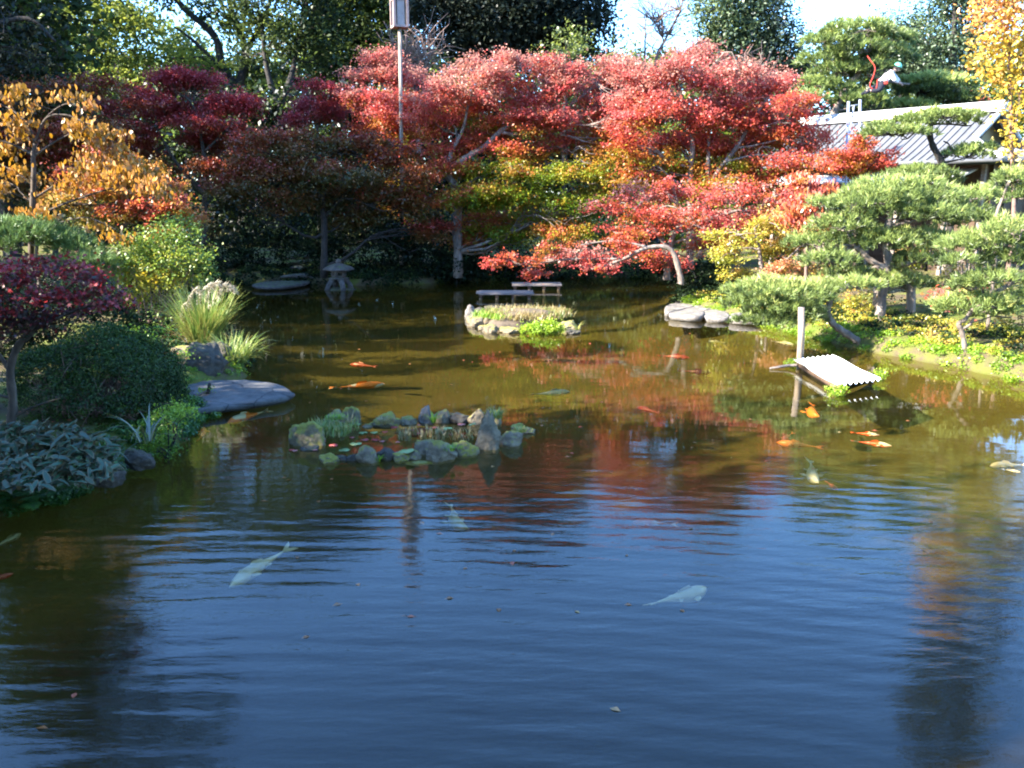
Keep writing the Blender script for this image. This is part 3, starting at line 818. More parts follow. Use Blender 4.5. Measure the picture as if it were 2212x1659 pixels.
# ================================================================== MAPLES
GM = 'autumn maples round the pond'
def shatter(bl, rng, k=4, s=.60, flat=.90):
    out = []
    for c, r, v in bl:
        for j in range(k):
            u = rng.normal(0, 1, 3); u /= np.linalg.norm(u); u *= rng.uniform(.3, 1.05)
            q = (c[0] + u[0] * r[0], c[1] + u[1] * r[1], c[2] + u[2] * r[2])
            m = rng.uniform(.75, 1.25)
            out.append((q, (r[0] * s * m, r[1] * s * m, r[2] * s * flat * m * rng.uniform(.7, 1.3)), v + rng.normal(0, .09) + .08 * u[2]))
    return out
def maple(label, Y, stems, lst, mat, seed, bark='bark', dens=3.0, nleaf=24, sub=.20, ls=.11, ground=.7, jit=.8, twig=.22, tr=.011, depth=.75, name='maple_tree', cat='maple tree', shape=QUAD, **kw):
    kw.setdefault('flat', .42); kw.setdefault('grad', .13); kw.setdefault('vj', .11); kw.setdefault('lj', .035); kw.setdefault('hollow', .25)
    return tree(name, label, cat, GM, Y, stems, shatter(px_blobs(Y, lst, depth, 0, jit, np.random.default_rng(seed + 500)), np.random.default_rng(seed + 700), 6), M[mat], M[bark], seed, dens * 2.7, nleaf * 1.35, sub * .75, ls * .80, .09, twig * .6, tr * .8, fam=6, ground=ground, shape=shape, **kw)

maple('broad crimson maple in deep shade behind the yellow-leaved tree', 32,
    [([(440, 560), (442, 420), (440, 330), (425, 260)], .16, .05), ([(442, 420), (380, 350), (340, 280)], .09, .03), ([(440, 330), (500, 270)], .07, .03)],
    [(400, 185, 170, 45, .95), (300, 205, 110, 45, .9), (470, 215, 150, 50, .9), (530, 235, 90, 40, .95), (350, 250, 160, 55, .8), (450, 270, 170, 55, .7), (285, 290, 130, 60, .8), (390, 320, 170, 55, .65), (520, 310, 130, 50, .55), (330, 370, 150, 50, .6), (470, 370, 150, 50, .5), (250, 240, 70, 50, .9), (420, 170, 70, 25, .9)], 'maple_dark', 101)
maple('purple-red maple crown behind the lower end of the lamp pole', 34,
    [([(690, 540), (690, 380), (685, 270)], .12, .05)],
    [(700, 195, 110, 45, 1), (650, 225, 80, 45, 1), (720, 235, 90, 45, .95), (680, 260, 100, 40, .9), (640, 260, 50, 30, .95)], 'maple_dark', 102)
maple('tall pinkish-red maple behind the wooden lamp pole', 33.5,
    [([(880, 560), (875, 400), (862, 280), (850, 180)], .14, .04), ([(875, 400), (900, 280), (905, 180)], .08, .03)],
    [(825, 110, 90, 40, 1), (800, 155, 100, 45, .95), (860, 165, 110, 50, .95), (770, 215, 90, 50, .85), (840, 225, 140, 50, .8), (900, 180, 70, 45, .9), (790, 270, 110, 50, .75), (870, 285, 120, 45, .6), (940, 215, 80, 40, .9), (860, 335, 120, 50, .5), (885, 390, 110, 50, .35), (870, 450, 120, 45, .25), (845, 130, 60, 35, 1), (905, 240, 90, 45, .65)], 'maple', 103)
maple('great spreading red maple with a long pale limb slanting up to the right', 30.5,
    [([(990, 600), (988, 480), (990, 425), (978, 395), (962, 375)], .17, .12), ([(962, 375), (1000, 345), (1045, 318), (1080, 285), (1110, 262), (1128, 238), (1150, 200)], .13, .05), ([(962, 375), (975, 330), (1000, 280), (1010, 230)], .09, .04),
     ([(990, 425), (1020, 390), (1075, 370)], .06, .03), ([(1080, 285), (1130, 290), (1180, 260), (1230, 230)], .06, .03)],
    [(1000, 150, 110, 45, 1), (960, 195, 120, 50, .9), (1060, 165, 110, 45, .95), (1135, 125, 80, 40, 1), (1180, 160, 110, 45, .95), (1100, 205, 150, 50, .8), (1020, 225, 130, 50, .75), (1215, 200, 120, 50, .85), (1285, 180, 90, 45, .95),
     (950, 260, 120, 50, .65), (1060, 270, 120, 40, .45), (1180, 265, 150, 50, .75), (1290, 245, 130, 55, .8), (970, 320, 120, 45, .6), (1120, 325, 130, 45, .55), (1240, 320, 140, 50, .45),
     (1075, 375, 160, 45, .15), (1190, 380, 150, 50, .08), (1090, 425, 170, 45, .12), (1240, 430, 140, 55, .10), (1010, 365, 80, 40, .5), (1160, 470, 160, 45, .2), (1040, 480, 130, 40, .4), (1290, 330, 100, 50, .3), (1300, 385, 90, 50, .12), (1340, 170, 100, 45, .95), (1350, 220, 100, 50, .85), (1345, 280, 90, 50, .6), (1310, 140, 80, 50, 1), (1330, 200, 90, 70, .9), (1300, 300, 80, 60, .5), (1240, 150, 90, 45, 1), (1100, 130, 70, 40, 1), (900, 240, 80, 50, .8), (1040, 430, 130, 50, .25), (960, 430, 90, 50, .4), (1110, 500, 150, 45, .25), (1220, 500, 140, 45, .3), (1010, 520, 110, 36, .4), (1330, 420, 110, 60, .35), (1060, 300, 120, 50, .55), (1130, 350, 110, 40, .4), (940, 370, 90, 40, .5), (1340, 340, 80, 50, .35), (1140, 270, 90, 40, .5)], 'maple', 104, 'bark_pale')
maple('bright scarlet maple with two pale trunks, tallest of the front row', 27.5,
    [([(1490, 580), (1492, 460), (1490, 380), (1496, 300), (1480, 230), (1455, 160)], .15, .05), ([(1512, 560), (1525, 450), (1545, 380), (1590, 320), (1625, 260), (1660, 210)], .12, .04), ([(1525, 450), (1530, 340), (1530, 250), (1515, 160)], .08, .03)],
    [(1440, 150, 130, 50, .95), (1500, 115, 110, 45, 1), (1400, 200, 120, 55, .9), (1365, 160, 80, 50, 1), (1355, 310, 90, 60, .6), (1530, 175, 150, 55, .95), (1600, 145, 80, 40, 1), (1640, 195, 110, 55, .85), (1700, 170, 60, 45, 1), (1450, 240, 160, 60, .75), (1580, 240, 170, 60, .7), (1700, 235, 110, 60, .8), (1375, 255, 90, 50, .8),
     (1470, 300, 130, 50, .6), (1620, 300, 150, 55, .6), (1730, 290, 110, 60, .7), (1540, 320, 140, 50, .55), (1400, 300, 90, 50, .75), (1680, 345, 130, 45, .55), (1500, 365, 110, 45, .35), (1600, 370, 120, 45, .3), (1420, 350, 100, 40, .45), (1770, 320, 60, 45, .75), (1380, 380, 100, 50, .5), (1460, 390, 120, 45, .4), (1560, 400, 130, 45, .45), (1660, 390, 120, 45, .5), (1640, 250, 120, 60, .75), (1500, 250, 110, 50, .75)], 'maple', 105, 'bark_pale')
maple('low wide red maple in front of the scarlet one, its foliage salmon and red', 25,
    [([(1440, 600), (1445, 540), (1465, 490), (1500, 470)], .13, .05), ([(1465, 490), (1540, 470), (1600, 455), (1640, 470)], .07, .03), ([(1445, 540), (1400, 480), (1370, 450)], .07, .03)],
    [(1400, 420, 140, 45, .75), (1500, 430, 130, 40, .8), (1590, 425, 140, 45, .75), (1350, 455, 110, 45, .7), (1450, 465, 150, 45, .75), (1540, 485, 120, 40, .8), (1680, 430, 110, 50, .7), (1620, 470, 110, 40, .9), (1400, 500, 90, 35, .7), (1500, 530, 90, 45, .75), (1440, 400, 80, 30, .75), (1390, 545, 110, 36, .7), (1580, 520, 100, 40, .75), (1450, 560, 100, 34, .7), (1330, 500, 90, 36, .6)], 'maple', 106, 'bark_pale', 2.0, ls=.10)
maple('red maple branches leaning low over the water behind the plank bridge', 23.5,
    [([(1470, 600), (1450, 540), (1400, 535), (1345, 560), (1290, 580)], .10, .03), ([(1345, 560), (1230, 560), (1150, 570), (1070, 575)], .035, .012), ([(1400, 535), (1330, 520), (1250, 530)], .04, .015)],
    [(1250, 545, 110, 38, .85), (1310, 560, 90, 38, .85), (1210, 560, 70, 26, .85), (1280, 575, 90, 22, .8), (1120, 560, 110, 26, .6), (1060, 572, 60, 18, .65), (1160, 592, 50, 12, .8), (1340, 530, 60, 30, .6), (1190, 535, 70, 25, .5)], 'maple', 107, 'bark_pale', 2.7, 20, .12, .09, jit=.4, depth=.5, grad=.05)
maple('yellow-green maple with a blush of orange beside the cloud-pruned pine', 23,
    [([(1640, 660), (1645, 600), (1640, 540), (1630, 490)], .08, .03), ([(1645, 600), (1700, 560), (1740, 520)], .05, .02)],
    [(1590, 515, 110, 45, .4), (1650, 490, 110, 45, .5), (1700, 480, 90, 50, .7), (1560, 555, 90, 35, .35), (1640, 545, 110, 40, .5), (1720, 530, 100, 50, .7), (1690, 580, 90, 35, .9), (1600, 590, 70, 25, .4), (1750, 590, 70, 40, .8)], 'maple_yellow', 108, 'bark_pale', 4, 22, .14, .09, jit=.5)
maple('small deep-red maple in front of the grey roof', 24.5,
    [([(1850, 520), (1848, 400), (1850, 340)], .08, .03), ([(1848, 400), (1890, 350)], .04, .02)],
    [(1850, 315, 60, 28, .6), (1830, 340, 80, 28, .55), (1880, 345, 90, 26, .6), (1910, 355, 50, 20, .65), (1840, 365, 110, 25, .5), (1790, 360, 60, 25, .55), (1855, 300, 30, 16, .6)], 'maple', 109, 'bark', 5, 22, .13, .09, jit=.3, vj=.08)
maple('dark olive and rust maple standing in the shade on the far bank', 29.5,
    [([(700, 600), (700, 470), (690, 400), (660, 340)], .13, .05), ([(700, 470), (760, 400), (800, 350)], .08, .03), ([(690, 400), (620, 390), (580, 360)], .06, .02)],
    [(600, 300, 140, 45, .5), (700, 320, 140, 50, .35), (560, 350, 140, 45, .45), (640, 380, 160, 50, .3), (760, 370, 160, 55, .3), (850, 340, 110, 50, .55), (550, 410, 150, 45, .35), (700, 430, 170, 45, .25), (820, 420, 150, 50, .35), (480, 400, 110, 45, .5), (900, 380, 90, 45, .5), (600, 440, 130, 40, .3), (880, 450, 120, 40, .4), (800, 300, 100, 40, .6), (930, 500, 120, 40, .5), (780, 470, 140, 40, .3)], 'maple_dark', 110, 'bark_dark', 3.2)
maple('orange and salmon maple lit by the sun behind the yellow-green bush', 20,
    [([(260, 620), (255, 500), (240, 430)], .09, .03), ([(255, 500), (330, 430), (370, 400)], .06, .02)],
    [(250, 425, 140, 40, .55), (330, 400, 110, 35, .6), (180, 385, 130, 45, .6), (375, 430, 70, 30, .75), (300, 455, 150, 35, .8), (150, 435, 130, 40, .35), (240, 350, 110, 40, .6), (390, 455, 60, 30, .5), (200, 470, 150, 30, .25), (340, 500, 110, 35, .6), (300, 370, 90, 30, .5), (410, 480, 60, 40, .45)], 'maple_orange', 111, 'bark', 4.5, 24, .14, .09, jit=.4)
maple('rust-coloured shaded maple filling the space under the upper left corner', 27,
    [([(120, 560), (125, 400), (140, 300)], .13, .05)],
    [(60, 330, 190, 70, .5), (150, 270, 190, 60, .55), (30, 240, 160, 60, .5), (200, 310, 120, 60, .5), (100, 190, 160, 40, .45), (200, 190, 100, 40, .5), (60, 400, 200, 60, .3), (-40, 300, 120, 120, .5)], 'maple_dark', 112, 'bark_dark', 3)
maple('orange-brown leafy sapling between the red maples and the cloud-pruned pine', 22,
    [([(1740, 640), (1742, 520), (1745, 420), (1750, 395)], .05, .02)],
    [(1745, 400, 70, 35, .8), (1730, 440, 80, 45, .8), (1780, 420, 50, 40, .85), (1750, 480, 70, 35, .75), (1720, 475, 50, 35, .8)], 'maple_orange', 113, 'twig', 5, 16, .13, .12, jit=.3, name='sapling', cat='sapling', hang=True, shape=OVAL)

# the yellow-leaved tree on the left bank: arching limbs, big drooping leaves
def yellow_tree():
    Y = 17.5; rng = np.random.default_rng(121)
    st = [([(66, 620), (70, 460), (73, 380), (72, 340), (76, 310)], .06, .045), ([(76, 310), (90, 270), (110, 250), (150, 250), (190, 268), (205, 262)], .03, .010), ([(76, 310), (60, 270), (30, 240), (0, 225)], .032, .012),
          ([(78, 335), (110, 312), (150, 290), (175, 280)], .028, .010), ([(72, 335), (40, 318), (5, 305), (-30, 310)], .028, .010), ([(76, 310), (95, 260), (140, 225), (180, 235)], .022, .008),
          ([(72, 430), (120, 400), (170, 375), (220, 365)], .026, .008), ([(72, 400), (30, 370), (-10, 350)], .022, .008), ([(72, 470), (140, 440), (230, 410), (300, 400)], .03, .01), ([(72, 480), (130, 480), (190, 470), (260, 500)], .02, .006)]
    cl = [(20, 205, 50, 34), (50, 200, 40, 26), (78, 225, 34, 30), (130, 215, 40, 26), (160, 215, 50, 24), (185, 235, 44, 40), (20, 260, 70, 46), (55, 285, 50, 50), (5, 310, 60, 34), (200, 290, 90, 46), (240, 300, 80, 50), (265, 335, 60, 40),
          (210, 330, 90, 40), (150, 275, 40, 26), (190, 280, 60, 30), (20, 370, 60, 34), (50, 380, 40, 36), (10, 420, 44, 24), (150, 400, 60, 34), (160, 360, 50, 34), (230, 370, 110, 30), (300, 370, 90, 34), (330, 400, 80, 34), (95, 455, 60, 24),
          (270, 400, 90, 30), (120, 480, 40, 14), (200, 490, 50, 18), (250, 515, 60, 18), (60, 470, 50, 20), (360, 420, 60, 30), (-30, 260, 60, 60), (-20, 400, 60, 60)]
    bl = px_blobs(Y, [(a, b, c, d, rng.uniform(.4, .85)) for a, b, c, d in cl], .8, 0, .5, rng)
    tree('yellow_leaved_tree', 'slender tree with arching limbs and big drooping yellow leaves, left bank', 'tree', None, Y, st, bl, M['yellow'], M['bark'], 122, 12, 13, .11, .105, .03, .5, .006, ground=.4, hang=True, shape=OVAL, grad=.05)
yellow_tree()

# ================================================================== PINES
GP = 'pines'
pine('pine_tree', 'rounded pine with a pale leaning trunk, the one being climbed behind the roof', GP, 34,
    [([(1790, 300), (1797, 258), (1812, 220), (1828, 190), (1846, 168), (1858, 150), (1848, 120)], .17, .08), ([(1846, 140), (1830, 110), (1825, 80)], .07, .03), ([(1858, 150), (1875, 110), (1882, 85)], .07, .03), ([(1812, 220), (1780, 210), (1750, 214)], .05, .03), ([(1858, 150), (1880, 165), (1930, 178), (1965, 182)], .06, .04)],
    px_blobs(34, [(1855, 62, 120, 36, .6), (1800, 88, 90, 30, .6), (1905, 80, 100, 32, .6), (1790, 125, 90, 34, .6), (1860, 105, 100, 34, .5), (1920, 115, 80, 32, .5), (1815, 150, 80, 28, .5), (1890, 145, 80, 26, .5), (1775, 180, 80, 30, .6), (1745, 212, 70, 26, .55), (1860, 212, 90, 28, .6), (1885, 228, 70, 26, .5), (1820, 190, 50, 20, .6)], .9, 0, .6, np.random.default_rng(3)), 201, dens=22, per=14, length=.22, width=.02, ground=.9)
pine('pine_tree', 'pine trained into flat horizontal pads, beside the climber, behind the roof', GP, 35,
    [([(2010, 330), (2012, 255), (1998, 232), (1986, 212), (1984, 195)], .13, .07), ([(1998, 232), (2030, 222), (2060, 215)], .05, .03)],
    px_blobs(35, [(2008, 176, 116, 26, .75), (1965, 183, 50, 20, .7), (2052, 212, 88, 24, .35), (1958, 228, 88, 20, .8), (2000, 196, 90, 18, .3), (2080, 220, 40, 20, .3)], 1.0), 202, 'bark_dark', dens=30, per=14, length=.2, width=.02, ground=.9)
pine('pine_tree', 'dark crooked pine standing in front of the roof, with thin flat pads', GP, 23.5,
    [([(2052, 560), (2050, 400), (2035, 352), (2015, 315), (2008, 285), (2012, 262)], .11, .07), ([(2012, 275), (1985, 280), (1960, 300)], .04, .02), ([(2030, 345), (2052, 330), (2050, 312), (2038, 305)], .03, .02), ([(2035, 352), (2070, 345)], .035, .02), ([(2012, 268), (2050, 268), (2090, 272)], .035, .02)],
    px_blobs(23.5, [(2035, 248, 120, 20, .7), (2085, 262, 50, 18, .5), (1975, 262, 70, 22, .6), (1935, 285, 110, 24, .6), (1900, 272, 50, 20, .6), (2090, 330, 80, 26, .6), (2115, 318, 60, 18, .6), (1990, 372, 110, 28, .5), (2030, 388, 70, 28, .5), (1960, 255, 40, 14, .7)], 1.0), 203, 'bark_dark', dens=40, per=14, length=.13, width=.012, ground=.5)
pine('pine_tree', 'large cloud-pruned pine with whitish twisted limbs over the right bank', GP, 18.8,
    [([(1895, 735), (1903, 660), (1912, 600), (1918, 560), (1910, 520), (1922, 470), (1920, 430)], .12, .06), ([(1912, 580), (1880, 562), (1862, 545), (1845, 532)], .07, .05), ([(1845, 532), (1835, 515), (1850, 500)], .05, .03), ([(1912, 575), (1960, 570), (1995, 560), (2020, 545)], .06, .03),
     ([(1918, 500), (1880, 480), (1850, 470)], .045, .02), ([(1920, 490), (1960, 480), (1995, 475)], .04, .02), ([(1845, 532), (1800, 530), (1775, 540)], .04, .02)],
    px_blobs(18.8, [(1935, 412, 200, 60, .6), (1880, 430, 140, 40, .65), (1985, 440, 150, 46, .5), (2030, 462, 90, 34, .5), (1950, 455, 170, 36, .4), (1820, 480, 110, 50, .6), (1775, 515, 110, 50, .6), (1790, 560, 110, 40, .5), (1870, 505, 130, 40, .65), (1940, 515, 150, 42, .6), (2010, 520, 140, 44, .6), (1990, 560, 110, 36, .45), (1830, 590, 90, 26, .55), (1900, 598, 150, 30, .65), (1960, 610, 90, 26, .6), (1780, 440, 60, 30, .6), (1730, 525, 50, 30, .6)], .85, 0, .5, np.random.default_rng(4)), 204, dens=52, per=15, length=.12, width=.0095, r0=.08, ground=.3)
pine('pine_tree', 'low pine leaning out over the water, its tip resting on a post', GP, 17.4,
    [([(1850, 735), (1822, 716), (1800, 700), (1788, 676), (1794, 650), (1812, 628), (1835, 617)], .08, .05), ([(1790, 662), (1765, 664), (1745, 668), (1725, 682), (1705, 690)], .045, .02)],
    px_blobs(17.4, [(1670, 622, 150, 40, .7), (1730, 630, 120, 40, .65), (1640, 652, 110, 34, .6), (1700, 662, 130, 36, .55), (1760, 618, 90, 26, .7), (1850, 612, 90, 26, .65), (1620, 640, 60, 30, .6), (1670, 690, 100, 26, .5), (1725, 680, 90, 24, .5), (1640, 690, 80, 24, .5)], 1.0, 0, .25, np.random.default_rng(6)), 205, dens=60, per=15, length=.12, width=.009, ground=.15)
pine('pine_tree', 'pine with a short white forked trunk at the water edge under the raft post reflections', GP, 15.8,
    [([(2090, 782), (2083, 742), (2076, 712), (2070, 700), (2085, 690), (2098, 672)], .055, .035), ([(2076, 712), (2094, 702), (2104, 688)], .035, .02), ([(2098, 672), (2130, 645), (2180, 615), (2230, 590)], .05, .035), ([(2180, 615), (2200, 570), (2190, 530)], .035, .02), ([(2130, 645), (2120, 620), (2125, 600)], .03, .015)],
    px_blobs(15.8, [(2110, 652, 150, 44, .7), (2070, 665, 80, 30, .7), (2150, 670, 90, 36, .6), (2140, 600, 120, 30, .55), (2095, 615, 60, 24, .55), (2140, 520, 170, 44, .65), (2190, 490, 110, 40, .7), (2085, 530, 80, 40, .6), (2190, 555, 110, 36, .55), (2230, 640, 70, 40, .6), (2070, 560, 60, 30, .5)], .8, 0, .35, np.random.default_rng(7)), 206, dens=60, per=15, length=.12, width=.009, ground=.15)
pine('pine_tree', 'small pine tufts on a leaning grey stem at the right edge beside the timber wall', GP, 17.0,
    [([(2150, 560), (2152, 470), (2165, 430), (2178, 398), (2188, 385)], .035, .025)],
    px_blobs(17.0, [(2195, 385, 70, 36, .7), (2200, 420, 60, 30, .5), (2180, 375, 40, 24, .75), (2225, 395, 60, 60, .5)], 1.0), 207, dens=60, per=15, length=.12, width=.009, ground=.3)
pine('pine_tree', 'rounded pine pads low against the timber wall, right of the large cloud-pruned pine', GP, 20.5,
    [([(2090, 600), (2088, 500), (2092, 440)], .06, .03)],
    px_blobs(20.5, [(2100, 422, 100, 36, .65), (2080, 460, 110, 34, .5), (2120, 470, 80, 28, .5), (2050, 480, 60, 28, .5)], 1.0), 208, dens=46, per=15, length=.12, width=.010, ground=.4)
pine('pine_tree', 'fluffy blue-green pine on the left bank above the small purple maple', GP, 17.0,
    [([(110, 700), (90, 640), (82, 590), (78, 560), (80, 530)], .05, .03), ([(90, 600), (60, 570), (55, 545)], .03, .015), ([(95, 610), (115, 575), (130, 545)], .03, .015), ([(100, 625), (150, 585), (175, 570)], .022, .01)],
    px_blobs(17.0, [(50, 500, 120, 50, .6), (110, 510, 110, 44, .6), (20, 490, 80, 40, .5), (165, 530, 90, 36, .55), (75, 490, 90, 40, .7), (200, 560, 90, 30, .55), (10, 530, 50, 36, .5), (160, 560, 60, 26, .5), (90, 590, 40, 24, .55), (230, 575, 50, 24, .5)], .9, 0, .3, np.random.default_rng(8)), 209, 'bark_pale', 'pine_cool', dens=70, per=15, length=.125, width=.009, ground=.4)

# ================================================================== SHRUBS
def shrub(name, label, cat, group, Y, lst, mat, seed, dens=6, nleaf=24, sub=.13, ls=.08, bark='bark_dark', depth=.9, jit=.2, ground=None, stems=None, **kw):
    px = sum(t[0] for t in lst) / len(lst); low = max(t[1] + t[3] / 2 for t in lst)
    if stems is None: stems = [([(px, low + 6), (px + 4, low - 20)], .04, .02)]
    return tree(name, label, cat, group, Y, stems, px_blobs(Y, lst, depth, 0, jit, np.random.default_rng(seed)), M[mat], M[bark], seed, dens, nleaf, sub, ls, .03, kw.pop('twig', .15), kw.pop('tr', .007), ground=ground, **kw)
GS = 'dark shrubs on the shaded far bank'
far = [(480, 550, 120, 90, 'rounded black-green shrub at the far left end of the shaded bank'), (560, 520, 150, 110, 'dark shrub above the flat stone landing'), (650, 505, 140, 90, 'dark shrub behind the flat stone landing, left of the stone lantern'),
       (740, 510, 140, 110, 'dark shrub directly behind the stone lantern'), (830, 545, 150, 120, 'dense dark shrub just right of the stone lantern'), (920, 555, 150, 110, 'dark shrub midway between lantern and plank bridge'), (1000, 540, 120, 130, 'tall dark shrub left of the plank bridge'), (1090, 555, 110, 80, 'dark shrub behind the far plank of the bridge')]
for i, (px, py, w, h, Y, lb) in enumerate([(985, 560, 100, 90, 29.9 + 1.9, 'dark shrub at the foot of the pale-limbed great maple'), (868, 500, 90, 110, 30.3, 'dark shrub hiding the foot of the lamp pole'), (690, 520, 80, 90, 29.2 + 1.6, 'dark shrub between the stone landing and the lantern')]):
    shrub('shrub', lb, 'shrub', GS, Y if i != 0 else 30.9, [(px, py, w, h, .4), (px - w * .3, py + h * .15, w * .6, h * .7, .35), (px + w * .3, py + h * .1, w * .6, h * .8, .45), (px, py + h * .35, w * .8, h * .5, .4)], 'bush', 360 + i, 5, 26, .2, .12)
for i, (px, py, w, h, lb) in enumerate(far):
    shrub('shrub', lb, 'shrub', GS, 31.8 + (i % 3) * .6, [(px, py, w, h, .4), (px - w * .3, py + h * .15, w * .6, h * .7, .35), (px + w * .3, py + h * .1, w * .6, h * .8, .45)], 'bush', 300 + i, 3.4, 26, .2, .12)
for i, (px, py, w, h, Y, lb, mt) in enumerate([
        (1500, 590, 110, 60, 25.5, 'glossy dark shrub at the water edge by the paved stone landing', 'bush'), (1550, 615, 80, 50, 24.8, 'low green shrub behind the paved stone landing', 'bush'), (1300, 500, 130, 60, 36, 'sunlit green shrub under the great red maple', 'evergreen_light'), (1170, 520, 120, 60, 35, 'green shrub left of the gravel path, under the maples', 'evergreen_light'),
        (1420, 570, 90, 50, 33, 'dark low shrub on the far bank under the scarlet maple', 'bush'), (1360, 590, 90, 36, 33.4, 'low grassy shrub at the far water line', 'evergreen'), (1230, 592, 150, 26, 34, 'long low hedge at the far water line behind the plank bridge', 'bush'),
        (1600, 400, 150, 90, 34, 'dark green shrub filling the gap under the scarlet maple', 'evergreen'), (1420, 450, 130, 80, 36, 'green shrub behind the low wide red maple', 'evergreen'), (1700, 400, 120, 80, 33, 'dark shrub beside the small deep-red maple', 'evergreen')]):
    shrub('shrub', lb, 'shrub', 'shrubs under the maples', Y, [(px, py, w, h, .55), (px - w * .25, py + h * .1, w * .6, h * .7, .5), (px + w * .25, py, w * .6, h * .8, .6)], mt, 320 + i, 4, 24, .18, .11)
for i, (px, py, w, h, Y, lb, mt) in enumerate([
        (1855, 650, 90, 70, 20.3, 'round olive-brown shrub behind the low leaning pine', 'maple_yellow'), (1930, 665, 80, 70, 20.6, 'dark shrub behind the tall support post', 'bush'), (2010, 690, 90, 70, 19.0, 'dark leafy shrub right of the tall support post', 'bush'), (2000, 545, 120, 70, 20.4, 'yellowish shrub glowing behind the large pine pads', 'maple_yellow'),
        (2050, 640, 100, 40, 17.6, 'pinkish-brown twiggy maple bush beside the forked white trunk', 'maple_orange'), (2150, 720, 110, 60, 17.0, 'dark shrub behind the forked white trunk', 'bush'), (2210, 700, 90, 70, 16.0, 'olive shrub at the right edge of the bank', 'maple_yellow'), (1800, 600, 70, 60, 20.8, 'amber shrub between the leaning pine and the big pine', 'maple_yellow'), (1760, 650, 60, 60, 20.4, 'dark green shrub behind the pad over the post', 'bush'),
        (1975, 715, 60, 36, 17.9, 'glossy blue-green leafy plant at the foot of the tall post', 'bush'), (2120, 600, 150, 80, 19.5, 'dense olive shrub behind the right-hand pine limbs', 'maple_yellow')]):
    shrub('shrub', lb, 'shrub', 'shrubs on the right bank', Y, [(px, py, w, h, .5 if mt != 'maple_orange' else .95), (px - w * .25, py + h * .15, w * .6, h * .6, .4 if mt != 'maple_orange' else .9), (px + w * .25, py + h * .1, w * .6, h * .7, .5 if mt != 'maple_orange' else .95)],
          mt, 340 + i, 7, 22, .12, .075)
# left bank
def lespedeza():
    Y = 17.4; rng = np.random.default_rng(77)
    root = empty('arching_bush', at(370, 755, Y)); tag(root, 'tall yellow-green arching bush with many thin upright stems', 'bush')
    lst = [(330, 520, 110, 60, .3), (390, 510, 90, 50, .15), (290, 550, 90, 50, .35), (370, 560, 130, 50, .5), (430, 560, 60, 50, .3), (330, 600, 120, 40, .85), (400, 605, 80, 36, .75), (270, 590, 70, 40, .45), (450, 600, 40, 40, .4), (380, 480, 50, 24, .1), (310, 640, 80, 30, .7), (410, 650, 60, 30, .4), (350, 690, 60, 50, .2)]
    bl = px_blobs(Y, lst, .9, 0, .25, rng)
    P, I = foliage('foliage', M['lespedeza'], root, bl, 26, 24, .11, .06, rng, flat=.9, shape=OVAL)
    g = Geo()
    for k in range(44):
        b = at(345 + rng.uniform(-35, 50), 752 + rng.uniform(-8, 6), Y + rng.uniform(-.25, .25)); b.z = max(b.z - .05, .2)
        e = Vector(P[int(rng.integers(len(P)))])
        g.tube(wig(b, e, 6, .04, rng, -.02), [.013, .011, .010, .009, .007, .005, .004], 4, False)
    g.build('stem', M['twig'], root)
lespedeza()

def dome():
    """clipped azalea: tight skin of small leaves over a bare tangle of twigs"""
    Y = 10.9; rng = np.random.default_rng(78)
    c = at(212, 855, Y); c.z = .40; rx, ry, rz = 1.10, .95, .92
    root = empty('azalea_bush', (c.x, c.y, .2)); tag(root, 'clipped dome-shaped azalea with twiggy bare underside', 'bush')
    n = 5200
    u = unit(rng.normal(0, 1, (n, 3))); u[:, 2] = np.abs(u[:, 2]); u = u[(u[:, 2] > .10 + .42 * rng.random(n) * (u[:, 1] < .3) * (u[:, 0] < .45))]; u = u[np.sin(u[:, 0] * 7 + 1) * np.cos(u[:, 1] * 8) + np.sin(u[:, 2] * 9) * .6 > -1.05 + .35 * rng.random(len(u))]
    lump = .07 * np.sin(u[:, :1] * 6 + 1) * np.cos(u[:, 1:2] * 5) + .06 * np.sin(u[:, 2:] * 7 + u[:, :1] * 4)
    P = np.array(c)[None] + u * np.array([[rx, ry, rz]]) * (rng.uniform(.84, 1.04, (len(u), 1)) + (rng.random((len(u), 1)) < .04) * .07) * (1 + lump)
    k = 13; idx = np.repeat(np.arange(len(P)), k); m = len(idx)
    C = P[idx] + rng.normal(0, .035, (m, 3)); N = unit(u[idx] * .8 + rng.normal(0, .55, (m, 3)))
    F, K = leaf_faces(C, N, rng.uniform(.011, .020, m), QUAD, rng)
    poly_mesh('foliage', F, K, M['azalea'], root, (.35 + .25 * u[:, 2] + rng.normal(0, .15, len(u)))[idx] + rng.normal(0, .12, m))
    g = Geo()
    for i in range(130):
        t = rng.uniform(0, 2 * PI); b = Vector((c.x + rng.normal(0, .25), c.y + rng.normal(0, .2), .2))
        w = u[int(rng.integers(len(u)))]
        e = Vector((c.x + w[0] * rx * .95, c.y + w[1] * ry * .95, c.z + w[2] * rz * .93))
        q = wig(b, e, 6, .13, rng, -.05); g.tube(q, [.016, .013, .011, .009, .007, .005, .004], 4, False)
        for j in range(3):
            s = q[int(rng.integers(2, 6))]; g.tube([s, s + Vector(rng.normal(0, .12, 3))], [.006, .003], 3, False)
    g.build('stem', M['twig'], root)
dome()

